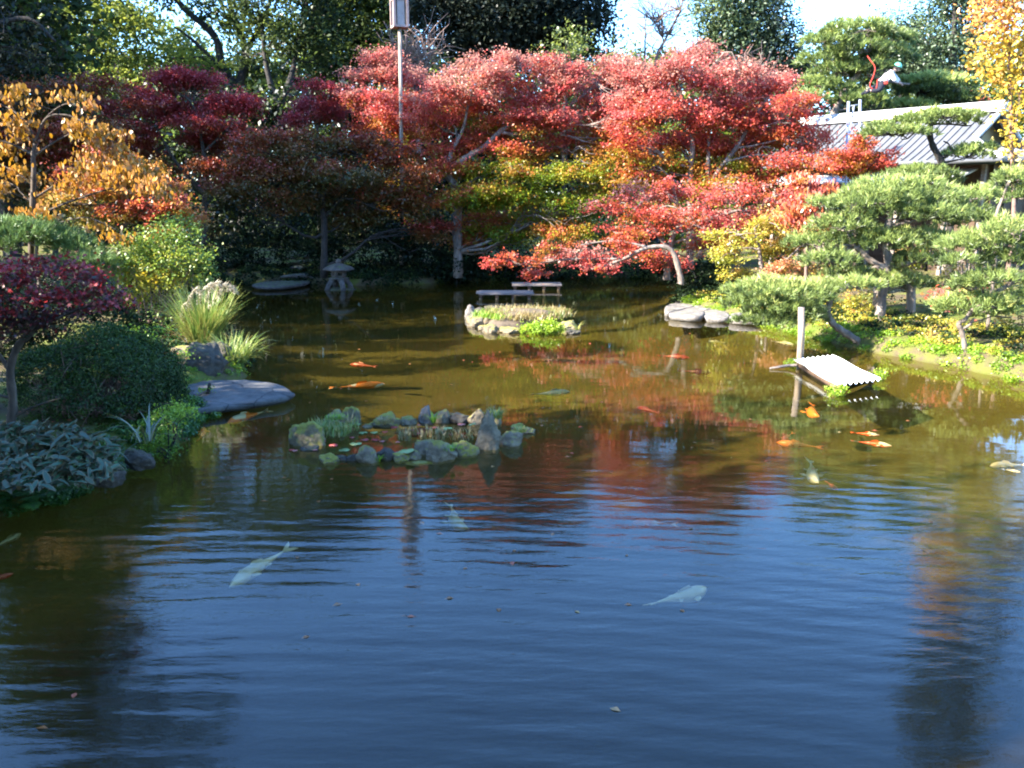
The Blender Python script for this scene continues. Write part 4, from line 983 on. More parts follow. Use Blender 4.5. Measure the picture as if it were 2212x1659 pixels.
tree('purple_maple', 'low purple-red lace-leaf maple with a crooked brown trunk at the left edge', 'maple tree', None, 9.7,
    [([(12, 960), (28, 880), (22, 800), (40, 745), (70, 715), (60, 690), (40, 660)], .055, .03), ([(70, 715), (120, 690), (180, 665), (250, 650)], .022, .008), ([(22, 800), (-20, 740), (-50, 690)], .03, .012), ([(30, 900), (70, 880), (130, 860)], .016, .006), ([(24, 860), (-10, 850), (-40, 820)], .02, .01), ([(60, 690), (110, 650), (160, 610)], .018, .008)],
    px_blobs(9.7, [(30, 590, 120, 46, .7), (100, 575, 120, 40, .6), (170, 600, 120, 36, .55), (60, 640, 140, 40, .6), (150, 640, 120, 34, .65), (230, 635, 90, 34, .6), (20, 680, 90, 30, .35), (-30, 620, 90, 80, .6), (120, 680, 100, 26, .35), (200, 665, 70, 22, .55), (260, 655, 60, 20, .5), (170, 575, 50, 16, .7), (-10, 700, 110, 60, .4), (40, 700, 90, 36, .25), (90, 695, 60, 20, .3), (210, 610, 80, 26, .6), (-40, 570, 100, 40, .7)], .8, 0, .25, np.random.default_rng(12)),
    M['maple_near'], M['bark'], 131, 42, 16, .075, .068, .02, .5, .0035, ground=.25, shape=STAR, flat=.3, vj=.16)

# bamboo grass with pale leaf margins
def sasa():
    rng = np.random.default_rng(91)
    root = empty('bamboo_grass', (-4.9, 7.9, .2)); tag(root, 'low bamboo grass with blue-green leaves edged in cream, lower left', 'plant')
    n = 900
    px = rng.uniform(-60, 255, n); py = 905 + (rng.random(n)) * 150 + 0 * px
    keep = (py > 915 + np.maximum(0, px - 150) * .3) & (py < 1075 - np.maximum(0, px) * .18)
    px, py = px[keep], py[keep]
    C = np.array([tuple(at(a, b, 8.55 - (b - 905) / 150 * 1.0 + rng.normal(0, .08))) for a, b in zip(px, py)])
    m = len(C)
    az = rng.uniform(0, 2 * PI, m)
    T = np.stack([np.cos(az), np.sin(az), rng.uniform(-1.2, .5, m)], 1)
    N = unit(np.stack([rng.normal(0, .5, m), rng.normal(-.25, .45, m), np.ones(m)], 1))
    S = rng.uniform(.045, .115, m)
    A = np.array([(-1, 0), (-.7, .2), (-.1, .27), (.5, .2), (1, 0), (.5, -.2), (-.1, -.27), (-.7, -.2)])
    F, K = leaf_faces(C, N, S, A, rng, T); poly_mesh('leaf_margin', F, K, M['sasa_edge'], root, rng.random(m))
    B = A * np.array([.84, .62])
    rng2 = rng
    T2 = unit(T - N * np.sum(T * N, axis=1, keepdims=True))
    Bn = np.cross(N, T2)
    P = C[:, None, :] + S[:, None, None] * (B[None, :, 0, None] * T2[:, None, :] + B[None, :, 1, None] * Bn[:, None, :]) - (S[:, None, None] * .22 * (B[None, :, 0, None] ** 2)) * N[:, None, :] + N[:, None, :] * .003
    poly_mesh('leaf', P.reshape(-1, 3), K, M['sasa'], root, rng.random(m))
    g = Geo()
    for i in range(0, m, 4):
        c = Vector(C[i])
        if hz(c.x, c.y) < .05: continue
        g.tube([c, Vector((c.x + rng.normal(0, .04), c.y + .05, max(c.z - .3, min(c.z - .02, hz(c.x, c.y)))))], [.004, .005], 4, False)
    g.build('stem', M['twig'], root)
sasa()

def fronds(name, label, cat, group, bases, L, mat, seed, nf=9, pin=16, wl=.28, root=None):
    rng = np.random.default_rng(seed)
    root = empty(name, bases[0]); tag(root, label, cat, group)
    V = []; vv = []
    g = Geo()
    bases = [(b[0], b[1], max(b[2], hz(b[0], b[1]) + .02)) for b in bases]
    for b in bases:
        for k in range(nf):
            az = rng.uniform(0, 2 * PI); d = np.array([math.cos(az), math.sin(az), 0]); s = np.array([-math.sin(az), math.cos(az), 0])
            th = rng.uniform(.3, .8); p = np.array(b, float); l = L * rng.uniform(.6, 1.1); q = [p.copy()]; val = rng.random()
            for i in range(pin):
                st = l / pin
                t = d * math.sin(th) + np.array([0, 0, 1]) * math.cos(th)
                p2 = p + t * st; w = l * wl * math.sin(PI * min(1, (i + 1.5) / (pin + 1.5))) ** .8
                for sg in (-1, 1):
                    tip = p + s * sg * w + t * w * .45 - np.array([0, 0, w * .15])
                    V.append([p, p + t * st * .45 + s * sg * w * .5, tip, p + t * st * .9 * .4]); vv.append(val + rng.normal(0, .1))
                p = p2; th += 1.5 / pin; q.append(p.copy())
            g.tube(q[::3], .003, 3, False)
    poly_mesh('frond', np.array(V).reshape(-1, 3), 4, M[mat], root, vv)
    g.build('stem', M[mat if mat in ('fern', 'lime') else 'twig'], root)
    return root
fronds('fern', 'bright green fern at the waterline below the bamboo grass', 'fern', 'ferns', [tuple(at(120, 1068, 8.35)), tuple(at(90, 1080, 8.2))], .34, 'fern', 92, 10)
fronds('fern', 'dark green fern at the far left edge of the waterline', 'fern', 'ferns', [tuple(at(20, 1085, 8.1)), tuple(at(-30, 1070, 8.1)), tuple(at(50, 1098, 8.1))], .36, 'fern', 93, 11)
fronds('fern', 'dim green fern on the bank under the last bamboo leaves', 'fern', 'ferns', [tuple(at(180, 1050, 8.6)), tuple(at(225, 1015, 9.0))], .30, 'fern', 94, 9)
shrub('ferny_bush', 'feathery bright green plant spilling from the bank into the water below the azalea', 'plant', None, 10.0,
      [(360, 905, 110, 50, .8), (330, 935, 90, 60, .5), (345, 970, 90, 50, .4), (395, 890, 70, 30, .9), (310, 975, 60, 36, .3), (420, 895, 40, 18, .8)], 'lime', 95, 55, 28, .05, .03, depth=.7, jit=.1, tr=.003, flat=.8)
rngg = np.random.default_rng(96)
def grassplant(name, label, cat, c, rad, n, L, W, mat, lean=(.1, .6), droop=(.4, 1.6), v=(.2, .7), seg=6, group=None):
    if sdf(np.array([c[0]]), np.array([c[1]]))[0] > 0: c = (c[0], c[1], hz(c[0], c[1]) + .01)
    root = empty(name, c); tag(root, label, cat, group)
    clump('blades', M[mat], root, c, rad, n, L, W, rngg, lean, droop, v, seg)
    return root
for (px, py, Y, lb, n) in [(215, 935, 9.3, 'long strap-leaved plant arching in front of the azalea dome', 34), (320, 955, 9.5, 'thin strap-leaved plant near the feathery bright green plant', 18), (130, 915, 9.2, 'sparse strap-leaved plant beside the crooked maple trunk', 16)]:
    c = at(px, py, Y); c.z = max(c.z, .2)
    grassplant('strap_leaved_plant', lb, 'plant', tuple(c), .10, n, .62, .009, 'strap', (.1, .55), (.9, 2.4), (.1, 1), 9, 'strap-leaved plants in front of the azalea')
# pampas grass with plumes
def pampas():
    c = at(442, 745, 15.9); c.z = .30
    root = empty('pampas_grass', c); tag(root, 'sunlit pampas grass clump with drooping white plumes', 'grass clump')
    clump('blades', M['grass'], root, c, .26, 620, 1.15, .008, rngg, (.02, .45), (.1, 1.3), (.15, .8), 7)
    clump('dry_blades', M['drygrass'], root, c, .3, 160, .9, .006, rngg, (.2, .8), (.6, 1.9), (.0, .8), 7)
    for k, (px, py, ex, ey) in enumerate([(405, 660, 418, 628), (425, 650, 448, 618), (445, 645, 462, 614), (452, 660, 492, 626), (468, 640, 480, 618), (390, 690, 395, 660)]):
        s = Geo(); b = Vector((c.x + rngg.normal(0, .08), c.y + rngg.normal(0, .08), c.z))
        m1, e = at(px, py, 15.9), at(ex, ey, 15.9)
        tip = e + Vector((.10, 0, -.06))
        path = smooth_path([b, (b + m1) / 2 + Vector((-.03, 0, .1)), m1, e, tip], 5)
        s.tube(path, [.009] * len(path), 4, False)
        st = s.build('plume_stalk', M['drygrass'], root)
        hp = path[-12:]
        H = np.array([tuple(hp[int(i)]) for i in rngg.integers(0, len(hp), 260)]) + rngg.normal(0, .006, (260, 3))
        F, ix = blades(H, rngg.uniform(-1.3, 1.3, 260), rngg.uniform(.6, 1.6, 260), rngg.uniform(.07, .16, 260), np.full(260, .006), rngg.uniform(.4, 1.6, 260), rngg, 3)
        pl = poly_mesh('plume', F, 4, M['plume'], root, rngg.random(len(F) // 4))
pampas()
c = at(505, 808, 14.95); c.z = .1
r_ = grassplant('grass_clump', 'bright yellow-green grass tuft spilling over the bank beside the big flat slab', 'grass clump', tuple(c), .24, 520, .62, .006, 'grass', (.05, .8), (.5, 1.9), (.2, .75), 6)
clump('long_blades', M['strap'], r_, tuple(c + Vector((.05, 0, .1))), .08, 7, 1.0, .008, rngg, (.25, .55), (1.0, 1.7), (.5, .7), 9, (-.6, .4))
shrub('moss_plant', 'lime green leafy mound at the water edge under the grass tuft', 'plant', None, 14.7, [(505, 790, 60, 50, .75), (495, 812, 60, 26, .7)], 'lime', 97, 40, 22, .045, .03, jit=.05, tr=.003)
shrub('low_bush', 'small yellow-green bush behind the azalea dome', 'bush', None, 13.2, [(345, 725, 70, 40, .6), (300, 720, 70, 40, .5), (400, 765, 50, 24, .6)], 'lime', 98, 22, 20, .07, .04, jit=.1, tr=.004)
shrub('low_bush', 'dark green bush filling the bank behind the pampas grass', 'bush', None, 19.5, [(360, 620, 110, 90, .4), (420, 640, 80, 70, .3), (300, 650, 120, 90, .4), (240, 660, 120, 90, .4), (430, 690, 60, 60, .3)], 'bush', 99, 16, 24, .12, .08)
shrub('low_bush', 'dark leafy bush behind the purple maple on the left bank', 'bush', None, 13.5, [(120, 690, 190, 90, .4), (240, 690, 130, 80, .35), (20, 700, 130, 110, .35), (200, 640, 130, 70, .5), (80, 630, 150, 70, .4), (300, 700, 90, 60, .5), (-30, 640, 140, 120, .4), (30, 760, 120, 120, .35), (-40, 800, 120, 140, .3)], 'bush', 100, 16, 24, .11, .075)

# ================================================================== ROCKS
def rock_mesh(name, c, w, d, h, mat, seed, parent=None, sub=3, rough=.22, lean=0.0, pointy=0.0):
    bm = bmesh.new()
    bmesh.ops.create_icosphere(bm, subdivisions=sub, radius=1)
    off = Vector((seed * 3.7, seed * 1.3, seed * 2.1))
    rr_ = random.Random(seed)
    planes = [(Vector((rr_.gauss(0, 1), rr_.gauss(0, 1), rr_.gauss(.15, .7))).normalized(), rr_.uniform(.62, .9)) for _ in range(9)]
    for v in bm.verts:
        p = v.co.copy()
        k = 1 + rough * 1.3 * noise.noise(p * 1.1 + off)
        q = p * k
        for nn, rr in planes:
            ex = q.dot(nn) - rr
            if ex > 0: q = q - nn * ex * .9
        q = q * (1 + rough * .55 * noise.noise(p * 2.6 + off) + rough * .45 * noise.noise(p * 6 + off) + rough * .22 * noise.noise(p * 13 + off)) * 1.12
        q.z = max(-.6, q.z)
        t = (q.z + .6) / 1.6
        s = 1 - pointy * max(0, t)
        v.co = Vector((q.x * w / 2 * s + lean * t * w, q.y * d / 2 * s, q.z * h * .62 + h * .30))
    me = bpy.data.meshes.new(name); bm.to_mesh(me); bm.free()
    o = link_mesh(name, me, M[mat], parent, True)
    if parent is None: o.location = c
    else: o.location = Vector(c); o.matrix_parent_inverse = Matrix.Translation(-Vector(parent.location))
    return o
RS = [0]
def rock(px, pb, w, h, mat, label, group, Y=None, z=0, lean=0, pointy=0, dr=.75, rough=.3, sub=4):
    """px, pb: where its waterline is seen; w, h: size in photograph pixels"""
    RS[0] += 1
    p = on(px, pb, z) if Y is None else at(px, pb, Y)
    s = m_at(p.y) * 1.15
    W = w * s; D = W * dr
    H = max(.5 * h * s, 1.15 * h * s - .16 * D) * (.68 if 'islet' in group else 1)
    o = rock_mesh('rock', (p.x, p.y + D * .5, p.z - .02), W, D, H, mat, RS[0], None, sub, rough, lean, pointy)
    tag(o, label, 'rock', group)
    return o
GR = 'rocks ringing the water-lily bed'
Z5 = lambda x, y: (519 + x * .336, 553 + y * .336)
ring = [(420, 1225, 170, 150, 'rock_mossy', 'big mossy rock at the left end of the water-lily ring'),
    (600, 1110, 140, 100, 'rock', 'grey rock at the back left of the lily ring with moss over its top'), (705, 1085, 110, 110, 'rock_mossy', 'squarish rock in the lily ring beside the moss-topped back left one'),
    (930, 1105, 150, 90, 'rock_mossy', 'low mossy rock alone at the back of the lily ring, tufted with stubble'), (1080, 1085, 110, 60, 'rock', 'small flat rock at the back of the lily ring'), (1190, 1080, 80, 100, 'rock_pale', 'pale upright rock with a green sprig at the back of the lily ring'),
    (1300, 1078, 110, 80, 'rock', 'grey rock right of the pale upright one in the lily ring'), (1405, 1080, 130, 75, 'rock_dark', 'dark rock at the back right of the lily ring'), (1520, 1085, 120, 90, 'rock', 'rock behind the tall pointed stone'),
    (1635, 1090, 100, 90, 'rock_mossy', 'grass-topped rock behind the tall pointed stone'), (1740, 1225, 150, 95, 'rock', 'low grey rock just right of the tall pointed stone'), (1790, 1140, 120, 60, 'rock_mossy', 'flat mossy rock at the right tip of the lily ring'), (1855, 1142, 80, 44, 'rock', 'outermost small rock at the right tip of the lily ring'),
    (1425, 1285, 150, 100, 'rock_mossy', 'moss-speckled rock left of the tall pointed stone'), (1290, 1325, 170, 120, 'rock', 'broad rough rock in the front of the lily ring'), (1190, 1275, 130, 90, 'rock', 'rough rock behind the broad front one in the lily ring'),
    (1110, 1310, 90, 60, 'rock', 'small rock left of the broad front one in the lily ring'), (1020, 1320, 90, 60, 'rock_mossy', 'small dark mossy rock at the front of the lily ring under the big pad'), (930, 1315, 100, 80, 'rock_dark', 'dark rock at the front of the lily ring with a green sprig'),
    (815, 1335, 125, 105, 'rock', 'rounded grey rock at the front left of the lily ring'), (720, 1320, 80, 50, 'rock_dark', 'low wet rock left of the rounded front one'), (640, 1315, 70, 44, 'rock_dark', 'tiny wet rock at the front left of the lily ring'), (560, 1335, 120, 60, 'rock_mossy', 'flat wet rock at the front left corner of the lily ring'),
    (430, 1255, 120, 36, 'rock_dark', 'barely emerging rock below the big mossy left one'), (1130, 1342, 130, 26, 'rock', 'flat stone just breaking the water in front of the lily ring'), (820, 1105, 60, 34, 'rock', 'small stone inside the back of the lily ring'), (520, 1130, 90, 50, 'rock_mossy', 'mossy rock filling the gap at the upper left of the lily ring')]
for (x, y, w, h, mt, lb) in ring:
    px, py = Z5(x, y); rock(px, py, w * .336, h * .336, mt, lb, GR)
px, py = Z5(1595, 1252); rock(px, py, 160 * .336, 205 * .336, 'rock', 'tall pointed stone standing in the water-lily ring', GR, lean=.06, pointy=.42, dr=.55)
px, py = on(1600, 940).x, 0
GI = 'rocks edging the grassy islet'
for (x, y, w, h, mt, lb) in [(1480, 400, 56, 100, 'rock_pale', 'upright pale rock at the left end of the grassy islet'), (1540, 370, 80, 60, 'rock_dark', 'dark rock at the back left of the grassy islet'), (1640, 350, 100, 50, 'rock_dark', 'black rock at the back of the islet, nearest the plank bridge'), (1740, 355, 100, 50, 'rock_dark', 'black rock in the middle of the islet back edge'), (1840, 355, 90, 50, 'rock_dark', 'black rock at the back right of the islet'),
    (1510, 455, 90, 80, 'rock', 'rounded rock at the front left corner of the islet'), (1560, 480, 70, 55, 'rock', 'rock second from the front left corner of the islet'), (1605, 495, 80, 70, 'rock', 'lumpy rock beside the orange leaf on the islet front'), (1750, 500, 150, 65, 'rock', 'wide flat-topped rock in the middle of the islet front'),
    (2110, 470, 110, 75, 'rock', 'grey rock right of the bright fern on the islet'), (2060, 440, 80, 50, 'rock_mossy', 'mossy rock at the right shoulder of the islet'), (2140, 505, 80, 50, 'rock_dark', 'low dark rock at the right tip of the islet'), (1480, 420, 50, 50, 'rock', 'small rock below the upright pale one on the islet'), (1950, 350, 90, 40, 'rock_dark', 'dark rock at the back right end of the islet')]:
    px, py = Z5(x, y); rock(px, py, w * .336, h * .336, mt, lb, GI)
# islet soil with its dry and green turf
ic = on(1128, 698)
isl = rock_mesh('islet', (ic.x, ic.y + .3, -.14), 2.35, 2.6, .46, 'earth', 77, None, 4, .12); tag(isl, kind='structure')
rg = np.random.default_rng(140)
def turf(name, pts, L, W, mat, n, label=None, v=(.1, .9), z=.0, lean=(.1, .7), rad=.08):
    """stuff: short blades scattered round the given spots"""
    pts = np.array(pts, float); k = rg.integers(0, len(pts), n)
    B = pts[k] + np.concatenate([rg.normal(0, rad, (n, 2)), np.zeros((n, 1))], 1); B[:, 2] += z
    F, ix = blades(B, rg.uniform(0, 2 * PI, n), rg.uniform(*lean, n), L * rg.uniform(.5, 1.2, n), np.full(n, W), rg.uniform(.2, 1.3, n), rg, 3)
    vv = rg.uniform(*v, n)
    o = poly_mesh(name, F, 4, M[mat], None, vv[ix]); tag(o, label, None, None, 'stuff')
    return o
def ell(cx, cy, rx, ry, n, z):
    t = rg.random(n) * 2 * PI; r = np.sqrt(rg.random(n))
    return np.stack([cx + rx * r * np.cos(t), cy + ry * r * np.sin(t), np.full(n, z)], 1)
turf('dry_grass', ell(ic.x + .1, ic.y + .15, .98, .95, 90, .17), .21, .007, 'drygrass', 3000)
turf('short_grass', ell(ic.x - .55, ic.y + .1, .5, .7, 40, .17), .15, .007, 'lime', 1700, v=(.4, .9))
turf('short_grass', ell(ic.x + .7, ic.y + .2, .35, .6, 30, .15), .18, .007, 'lime', 900, v=(.2, .6))
fc = on(1172, 722); fc.z = .03
shrub('fern', 'bright lime green fern mound at the front of the islet', 'fern', 'ferns', fc.y + .12, [(1172, 708, 80, 30, .9), (1145, 712, 44, 22, .85), (1200, 710, 40, 26, .85)], 'lime', 141, 120, 26, .05, .045, jit=.03, depth=.5, tr=.003)
grassplant('reed_tuft', 'small reed tuft at the right tip of the islet', 'plant', tuple(on(1247, 712)), .05, 26, .26, .006, 'grass', v=(.4, .8))
# plants of the lily bed
lc = on(900, 940)
turf('water_plants', [tuple(on(*Z5(x, y)) + Vector((0, 0, .0))) for x, y in zip(rg.uniform(1010, 1480, 46), rg.uniform(1140, 1190, 46))], .13, .008, 'drygrass', 330, v=(.2, .9), lean=(.0, .3), rad=.02)
turf('water_plants', [tuple(on(*Z5(x, y)) + Vector((0, 0, .06))) for x, y in zip(rg.uniform(480, 720, 40), rg.uniform(1120, 1190, 40))], .15, .007, 'grass', 700, v=(.2, .9), lean=(.0, .6), rad=.04)
for (x, y, rr, z, n, L, mt) in [(1640, 1020, .09, .16, 130, .16, 'grass'), (930, 1050, .12, .12, 110, .10, 'drygrass'), (620, 1020, .14, .20, 160, .05, 'lime'), (1240, 1050, .03, .05, 40, .18, 'lime'), (1800, 1110, .08, .06, 60, .10, 'grass'), (885, 1300, .03, .0, 24, .12, 'lime'), (700, 1050, .04, .2, 16, .16, 'drygrass'), (1360, 1220, .12, .14, 70, .06, 'lime')]:
    p = on(*Z5(x, y + 22), z)
    grassplant('grass_tuft', 'tiny grass tuft growing on a rock of the lily ring', 'plant', (p.x, p.y, z), rr, n, L, .005, mt, group='tiny tufts on the lily ring rocks', v=(.3, .9))
def disc_leaf(name, px, py, w, v, label, group, z=.012, tilt=0, notch=True, cat='leaf'):
    p = on(px, py, z); r = w * m_at(p.y) / 2
    T = []
    for k in range(16):
        t = 2 * PI * k / 15.0 if k < 16 else 0
        rr = r * (.22 if (k == 0 and notch) else 1) * (1 + .05 * math.sin(k * 2.7 + px))
        T.append((rr * math.cos(t + px), rr * math.sin(t + px), .004 * math.sin(k * 1.7) + tilt * rr * math.cos(t + px)))
    T = T[:15]
    o = poly_mesh(name, np.array(T), 15, M['lily'], None, [v]); o.location = p
    sd = o.modifiers.new('thickness', 'SOLIDIFY'); sd.thickness = .003
    tag(o, label, cat, group); return o
GL = 'water-lily pads in the ring of rocks'
for (x, y, w, v, lb, z) in [(1050, 1243, 140, .9, 'largest green lily pad lying against the front rocks of the ring', .08), (742, 1206, 80, .85, 'round green lily pad at the left of the ring', .012), (1332, 1090, 66, 1.0, 'pale lily pad held above the water on a stalk', .10), (670, 1246, 74, .8, 'green lily pad touching the front left rocks', .012), (790, 1136, 60, .75, 'small lily pad near the back left of the ring', .012), (860, 1134, 50, .8, 'small lily pad beside the back left one, nearer the centre', .012),
                         (750, 1080, 50, .75, 'lily pad against the squarish rock', .012), (1490, 1062, 50, .9, 'tilted lily pad on a stalk beside the dark back rock', .09)]:
    p = Z5(x, y); disc_leaf('lily_pad', p[0], p[1] + (6 if z > .05 else 0), w * .336, v, lb, GL, z, .25 if z > .05 and z < .1 else 0, cat='lily pad')
for (x, y) in [(510, 1200), (720, 1165), (1012, 1195), (870, 1180), (1100, 1120), (1150, 1085), (930, 1130), (912, 1190), (1205, 1105), (350, 1250), (480, 1245), (1250, 1100), (990, 1100), (570, 1280), (660, 1300), (700, 1120), (1010, 1262), (740, 1300), (1140, 1140), (800, 1180), (600, 1215), (540, 1190), (330, 1245), (1420, 1082)]:
    p = Z5(x, y); disc_leaf('red_lily_leaf', p[0], p[1], rg.uniform(8, 20), rg.uniform(0, .38), 'small reddish leaf floating in the lily bed', 'reddish floating leaves in the lily bed', .012)
# rocks on the left bank
GB2 = 'rocks on the left bank'
for (px, py, w, h, mt, lb, Y) in [(435, 812, 80, 56, 'rock_dark', 'rough black lava rock beside the big flat slab', 13.9), (468, 790, 60, 50, 'rock_dark', 'jagged grey rock between the lava rock and the grass tuft', 14.6), (418, 745, 30, 26, 'rock_pale', 'small white stone at the foot of the pampas grass', 16.0), (440, 748, 40, 24, 'rock_pale', 'pale stone beside the small white one under the pampas grass', 15.9), (475, 765, 34, 26, 'rock_dark', 'dark rock under the pampas grass near the water', 15.4),
                              (395, 770, 60, 26, 'rock', 'low grey rock on the bare soil behind the slab', 15.0), (290, 1012, 60, 36, 'rock_dark', 'mossy dark rock at the waterline under the ferny bush', 9.2), (225, 1050, 60, 30, 'rock_dark', 'dark rock at the waterline under the bamboo grass', 8.5)]:
    rock(px, py, w, h, mt, lb, GB2, Y)
# the big flat slab
def flat_stone(name, outline, z, t, mat, label, cat, group=None, parent=None, seed=1, slope=0, dome=.02):
    pts = [on(a, b, z) for a, b in outline]
    cc = sum(pts, Vector()) / len(pts)
    n = len(pts); ring_ = []
    for i in range(n):
        p0, p1, p2, p3 = pts[(i - 1) % n], pts[i], pts[(i + 1) % n], pts[(i + 2) % n]
        for j in range(4):
            u = j / 4
            q = .5 * ((2 * p1) + (p2 - p0) * u + (2 * p0 - 5 * p1 + 4 * p2 - p3) * u * u + (3 * p1 - p0 - 3 * p2 + p3) * u ** 3)
            q = q + Vector((noise.noise(q * 6 + Vector((seed, 0, 0))), noise.noise(q * 6 + Vector((0, seed, 5))), 0)) * .025
            ring_.append(q)
    v, f = [], []; m = len(ring_); levels = [.0, .3, .6, .85, .97, 1.0]
    for k, s in enumerate(levels):
        for q in ring_:
            p = cc.lerp(q, max(s, .001)); p.z = z + dome * (1 - s ** 2) + .012 * noise.noise(p * 5) - (.015 if s == 1 else 0) + slope * (p.x - cc.x); v.append(p)
    for q in ring_: v.append(Vector((q.x, q.y, z - t * .5 + .02 * noise.noise(q * 9) + slope * (q.x - cc.x))) + (q - cc).normalized() * .01)
    for q in ring_: v.append(Vector((cc.lerp(q, .93).x, cc.lerp(q, .93).y, z - t + slope * (q.x - cc.x))))
    for k in range(len(levels) + 1):
        for i in range(m):
            a = k * m; f.append((a + i, a + (i + 1) % m, a + m + (i + 1) % m, a + m + i)[::-1])
    f.append(tuple((len(levels) + 1) * m + i for i in range(m))[::-1])
    me = bpy.data.meshes.new(name); me.from_pydata([tuple(p) for p in v], [], f); me.update()
    bm = bmesh.new(); bm.from_mesh(me); bmesh.ops.recalc_face_normals(bm, faces=bm.faces); bm.to_mesh(me); bm.free()
    o = link_mesh(name, me, M[mat], parent, True)
    if label: tag(o, label, cat, group)
    return o
def slabmat():
    m, nt, p, o = new_mat('cracked_slab')
    f = noise_tex(nt, 4, 8, .65)
    c = ramp(nt, [(.3, (.03, .03, .028)), (.5, (.075, .072, .066)), (.7, (.115, .11, .10))], f)
    tc = nt.nodes.new("ShaderNodeTexCoord")
    n = nt.nodes.new("ShaderNodeTexNoise"); n.inputs['Scale'].default_value = 2.2; n.inputs['Detail'].default_value = 3
    nt.links.new(tc.outputs['Object'], n.inputs['Vector'])
    mx = nt.nodes.new("ShaderNodeMix"); mx.data_type = 'RGBA'; mx.inputs[0].default_value = .16
    nt.links.new(tc.outputs['Object'], mx.inputs[6]); nt.links.new(n.outputs['Color'], mx.inputs[7])
    vo = nt.nodes.new("ShaderNodeTexVoronoi"); vo.feature = 'DISTANCE_TO_EDGE'; vo.inputs['Scale'].default_value = 1.6
    nt.links.new(mx.outputs[2], vo.inputs['Vector'])
    cr = ramp(nt, [(.0, (.12, .12, .12)), (.022, (1, 1, 1))], vo.outputs['Distance'])
    ml = nt.nodes.new("ShaderNodeMix"); ml.data_type = 'RGBA'; ml.blend_type = 'MULTIPLY'; ml.inputs[0].default_value = 1
    nt.links.new(c, ml.inputs[6]); nt.links.new(cr, ml.inputs[7])
    nt.links.new(ml.outputs[2], p.inputs['Base Color']); p.inputs['Roughness'].default_value = .8
    nt.links.new(bump(nt, noise_tex(nt, 10, 8, .7), .025), p.inputs['Normal'])
    return m
M['slabstone'] = slabmat()
flat_stone('stone_slab', [(365, 862), (375, 838), (400, 826), (440, 822), (500, 820), (560, 822), (600, 828), (625, 840), (634, 849), (610, 858), (550, 868), (490, 876), (430, 884), (395, 884)], .13, .11, 'slabstone', 'large cracked grey slab jutting over the water from the left bank', 'stone slab', seed=4, dome=.012)
shrub('ivy_sprig', 'small green sprig and brown stalk lying on the big grey slab', 'plant', None, on(445, 846, .17).y, [(440, 843, 24, 8, .6), (458, 838, 14, 6, .6)], 'lime', 142, 200, 10, .02, .03, jit=.01, tr=.003)
g = Geo(); g.tube([on(398, 872, .18), on(420, 858, .20), on(445, 845, .19)], [.03, .022, .015], 6); tag(g.build('driftwood', M['bark'], None, True), 'short brown stick lying across the big grey slab', 'stick')
# landing stones, shaded far bank
GF = 'flat stones of the shaded landing'
flat_stone('stone_slab', [(545, 614), (580, 608), (630, 605), (668, 606), (655, 612), (610, 618), (565, 619)], .14, .12, 'granite', 'lowest long flat stone of the shaded landing, just over the water', 'stone slab', GF, seed=5)
def far_slab(px, py, w, d, Y, label, seed):
    c = at(px, py, Y); s = m_at(Y) * w / 2
    o = rock_mesh('stone_slab', c, s * 2, d, .16, 'granite', seed, None, 3, .08); tag(o, label, 'stone slab', GF)
far_slab(645, 600, 76, .9, 30.9, 'second flat stone of the shaded landing, behind the lowest', 6)
far_slab(650, 582, 44, .6, 32.0, 'small flat stone on the shaded bank above the landing', 8)
far_slab(650, 559, 60, .8, 33.5, 'highest flat stone on the shaded bank, a thin pale edge', 7)
far_slab(498, 571, 56, .7, 32.5, 'thin flat stone alone on the shaded bank behind the pampas grass', 9)

# paved stone landing, right
root = empty('stone_landing', on(1540, 668)); tag(root, 'sunlit landing of irregular paving stones with dark joints, by the leaning pine', 'stone landing')
for i, ol in enumerate([[(1437, 664), (1452, 655), (1492, 652), (1500, 660), (1470, 668), (1440, 674)], [(1498, 652), (1530, 650), (1556, 650), (1552, 662), (1520, 668), (1503, 661)], [(1470, 670), (1500, 663), (1520, 671), (1515, 682), (1478, 681), (1445, 677)],
                        [(1524, 671), (1555, 665), (1575, 678), (1570, 686), (1536, 686), (1520, 681)], [(1560, 651), (1600, 650), (1650, 652), (1650, 668), (1590, 672), (1560, 664)], [(1580, 678), (1592, 675), (1650, 671), (1650, 688), (1580, 687)], [(1460, 648), (1500, 645), (1560, 645), (1556, 648), (1495, 650)]]):
    flat_stone('paving_stone', ol, .12 + .03 * ((i * 7) % 3) / 2, .16, 'rock_pale', None, None, parent=root, seed=10 + i, dome=.008)
g = Geo(); g.prism([Vector((p.x, p.y, .07)) for p in [on(1448, 678, .07), on(1655, 690, .07), on(1655, 650, .07), on(1470, 650, .07)]], .3); g.build('bedding', M['rock_dark'], root)

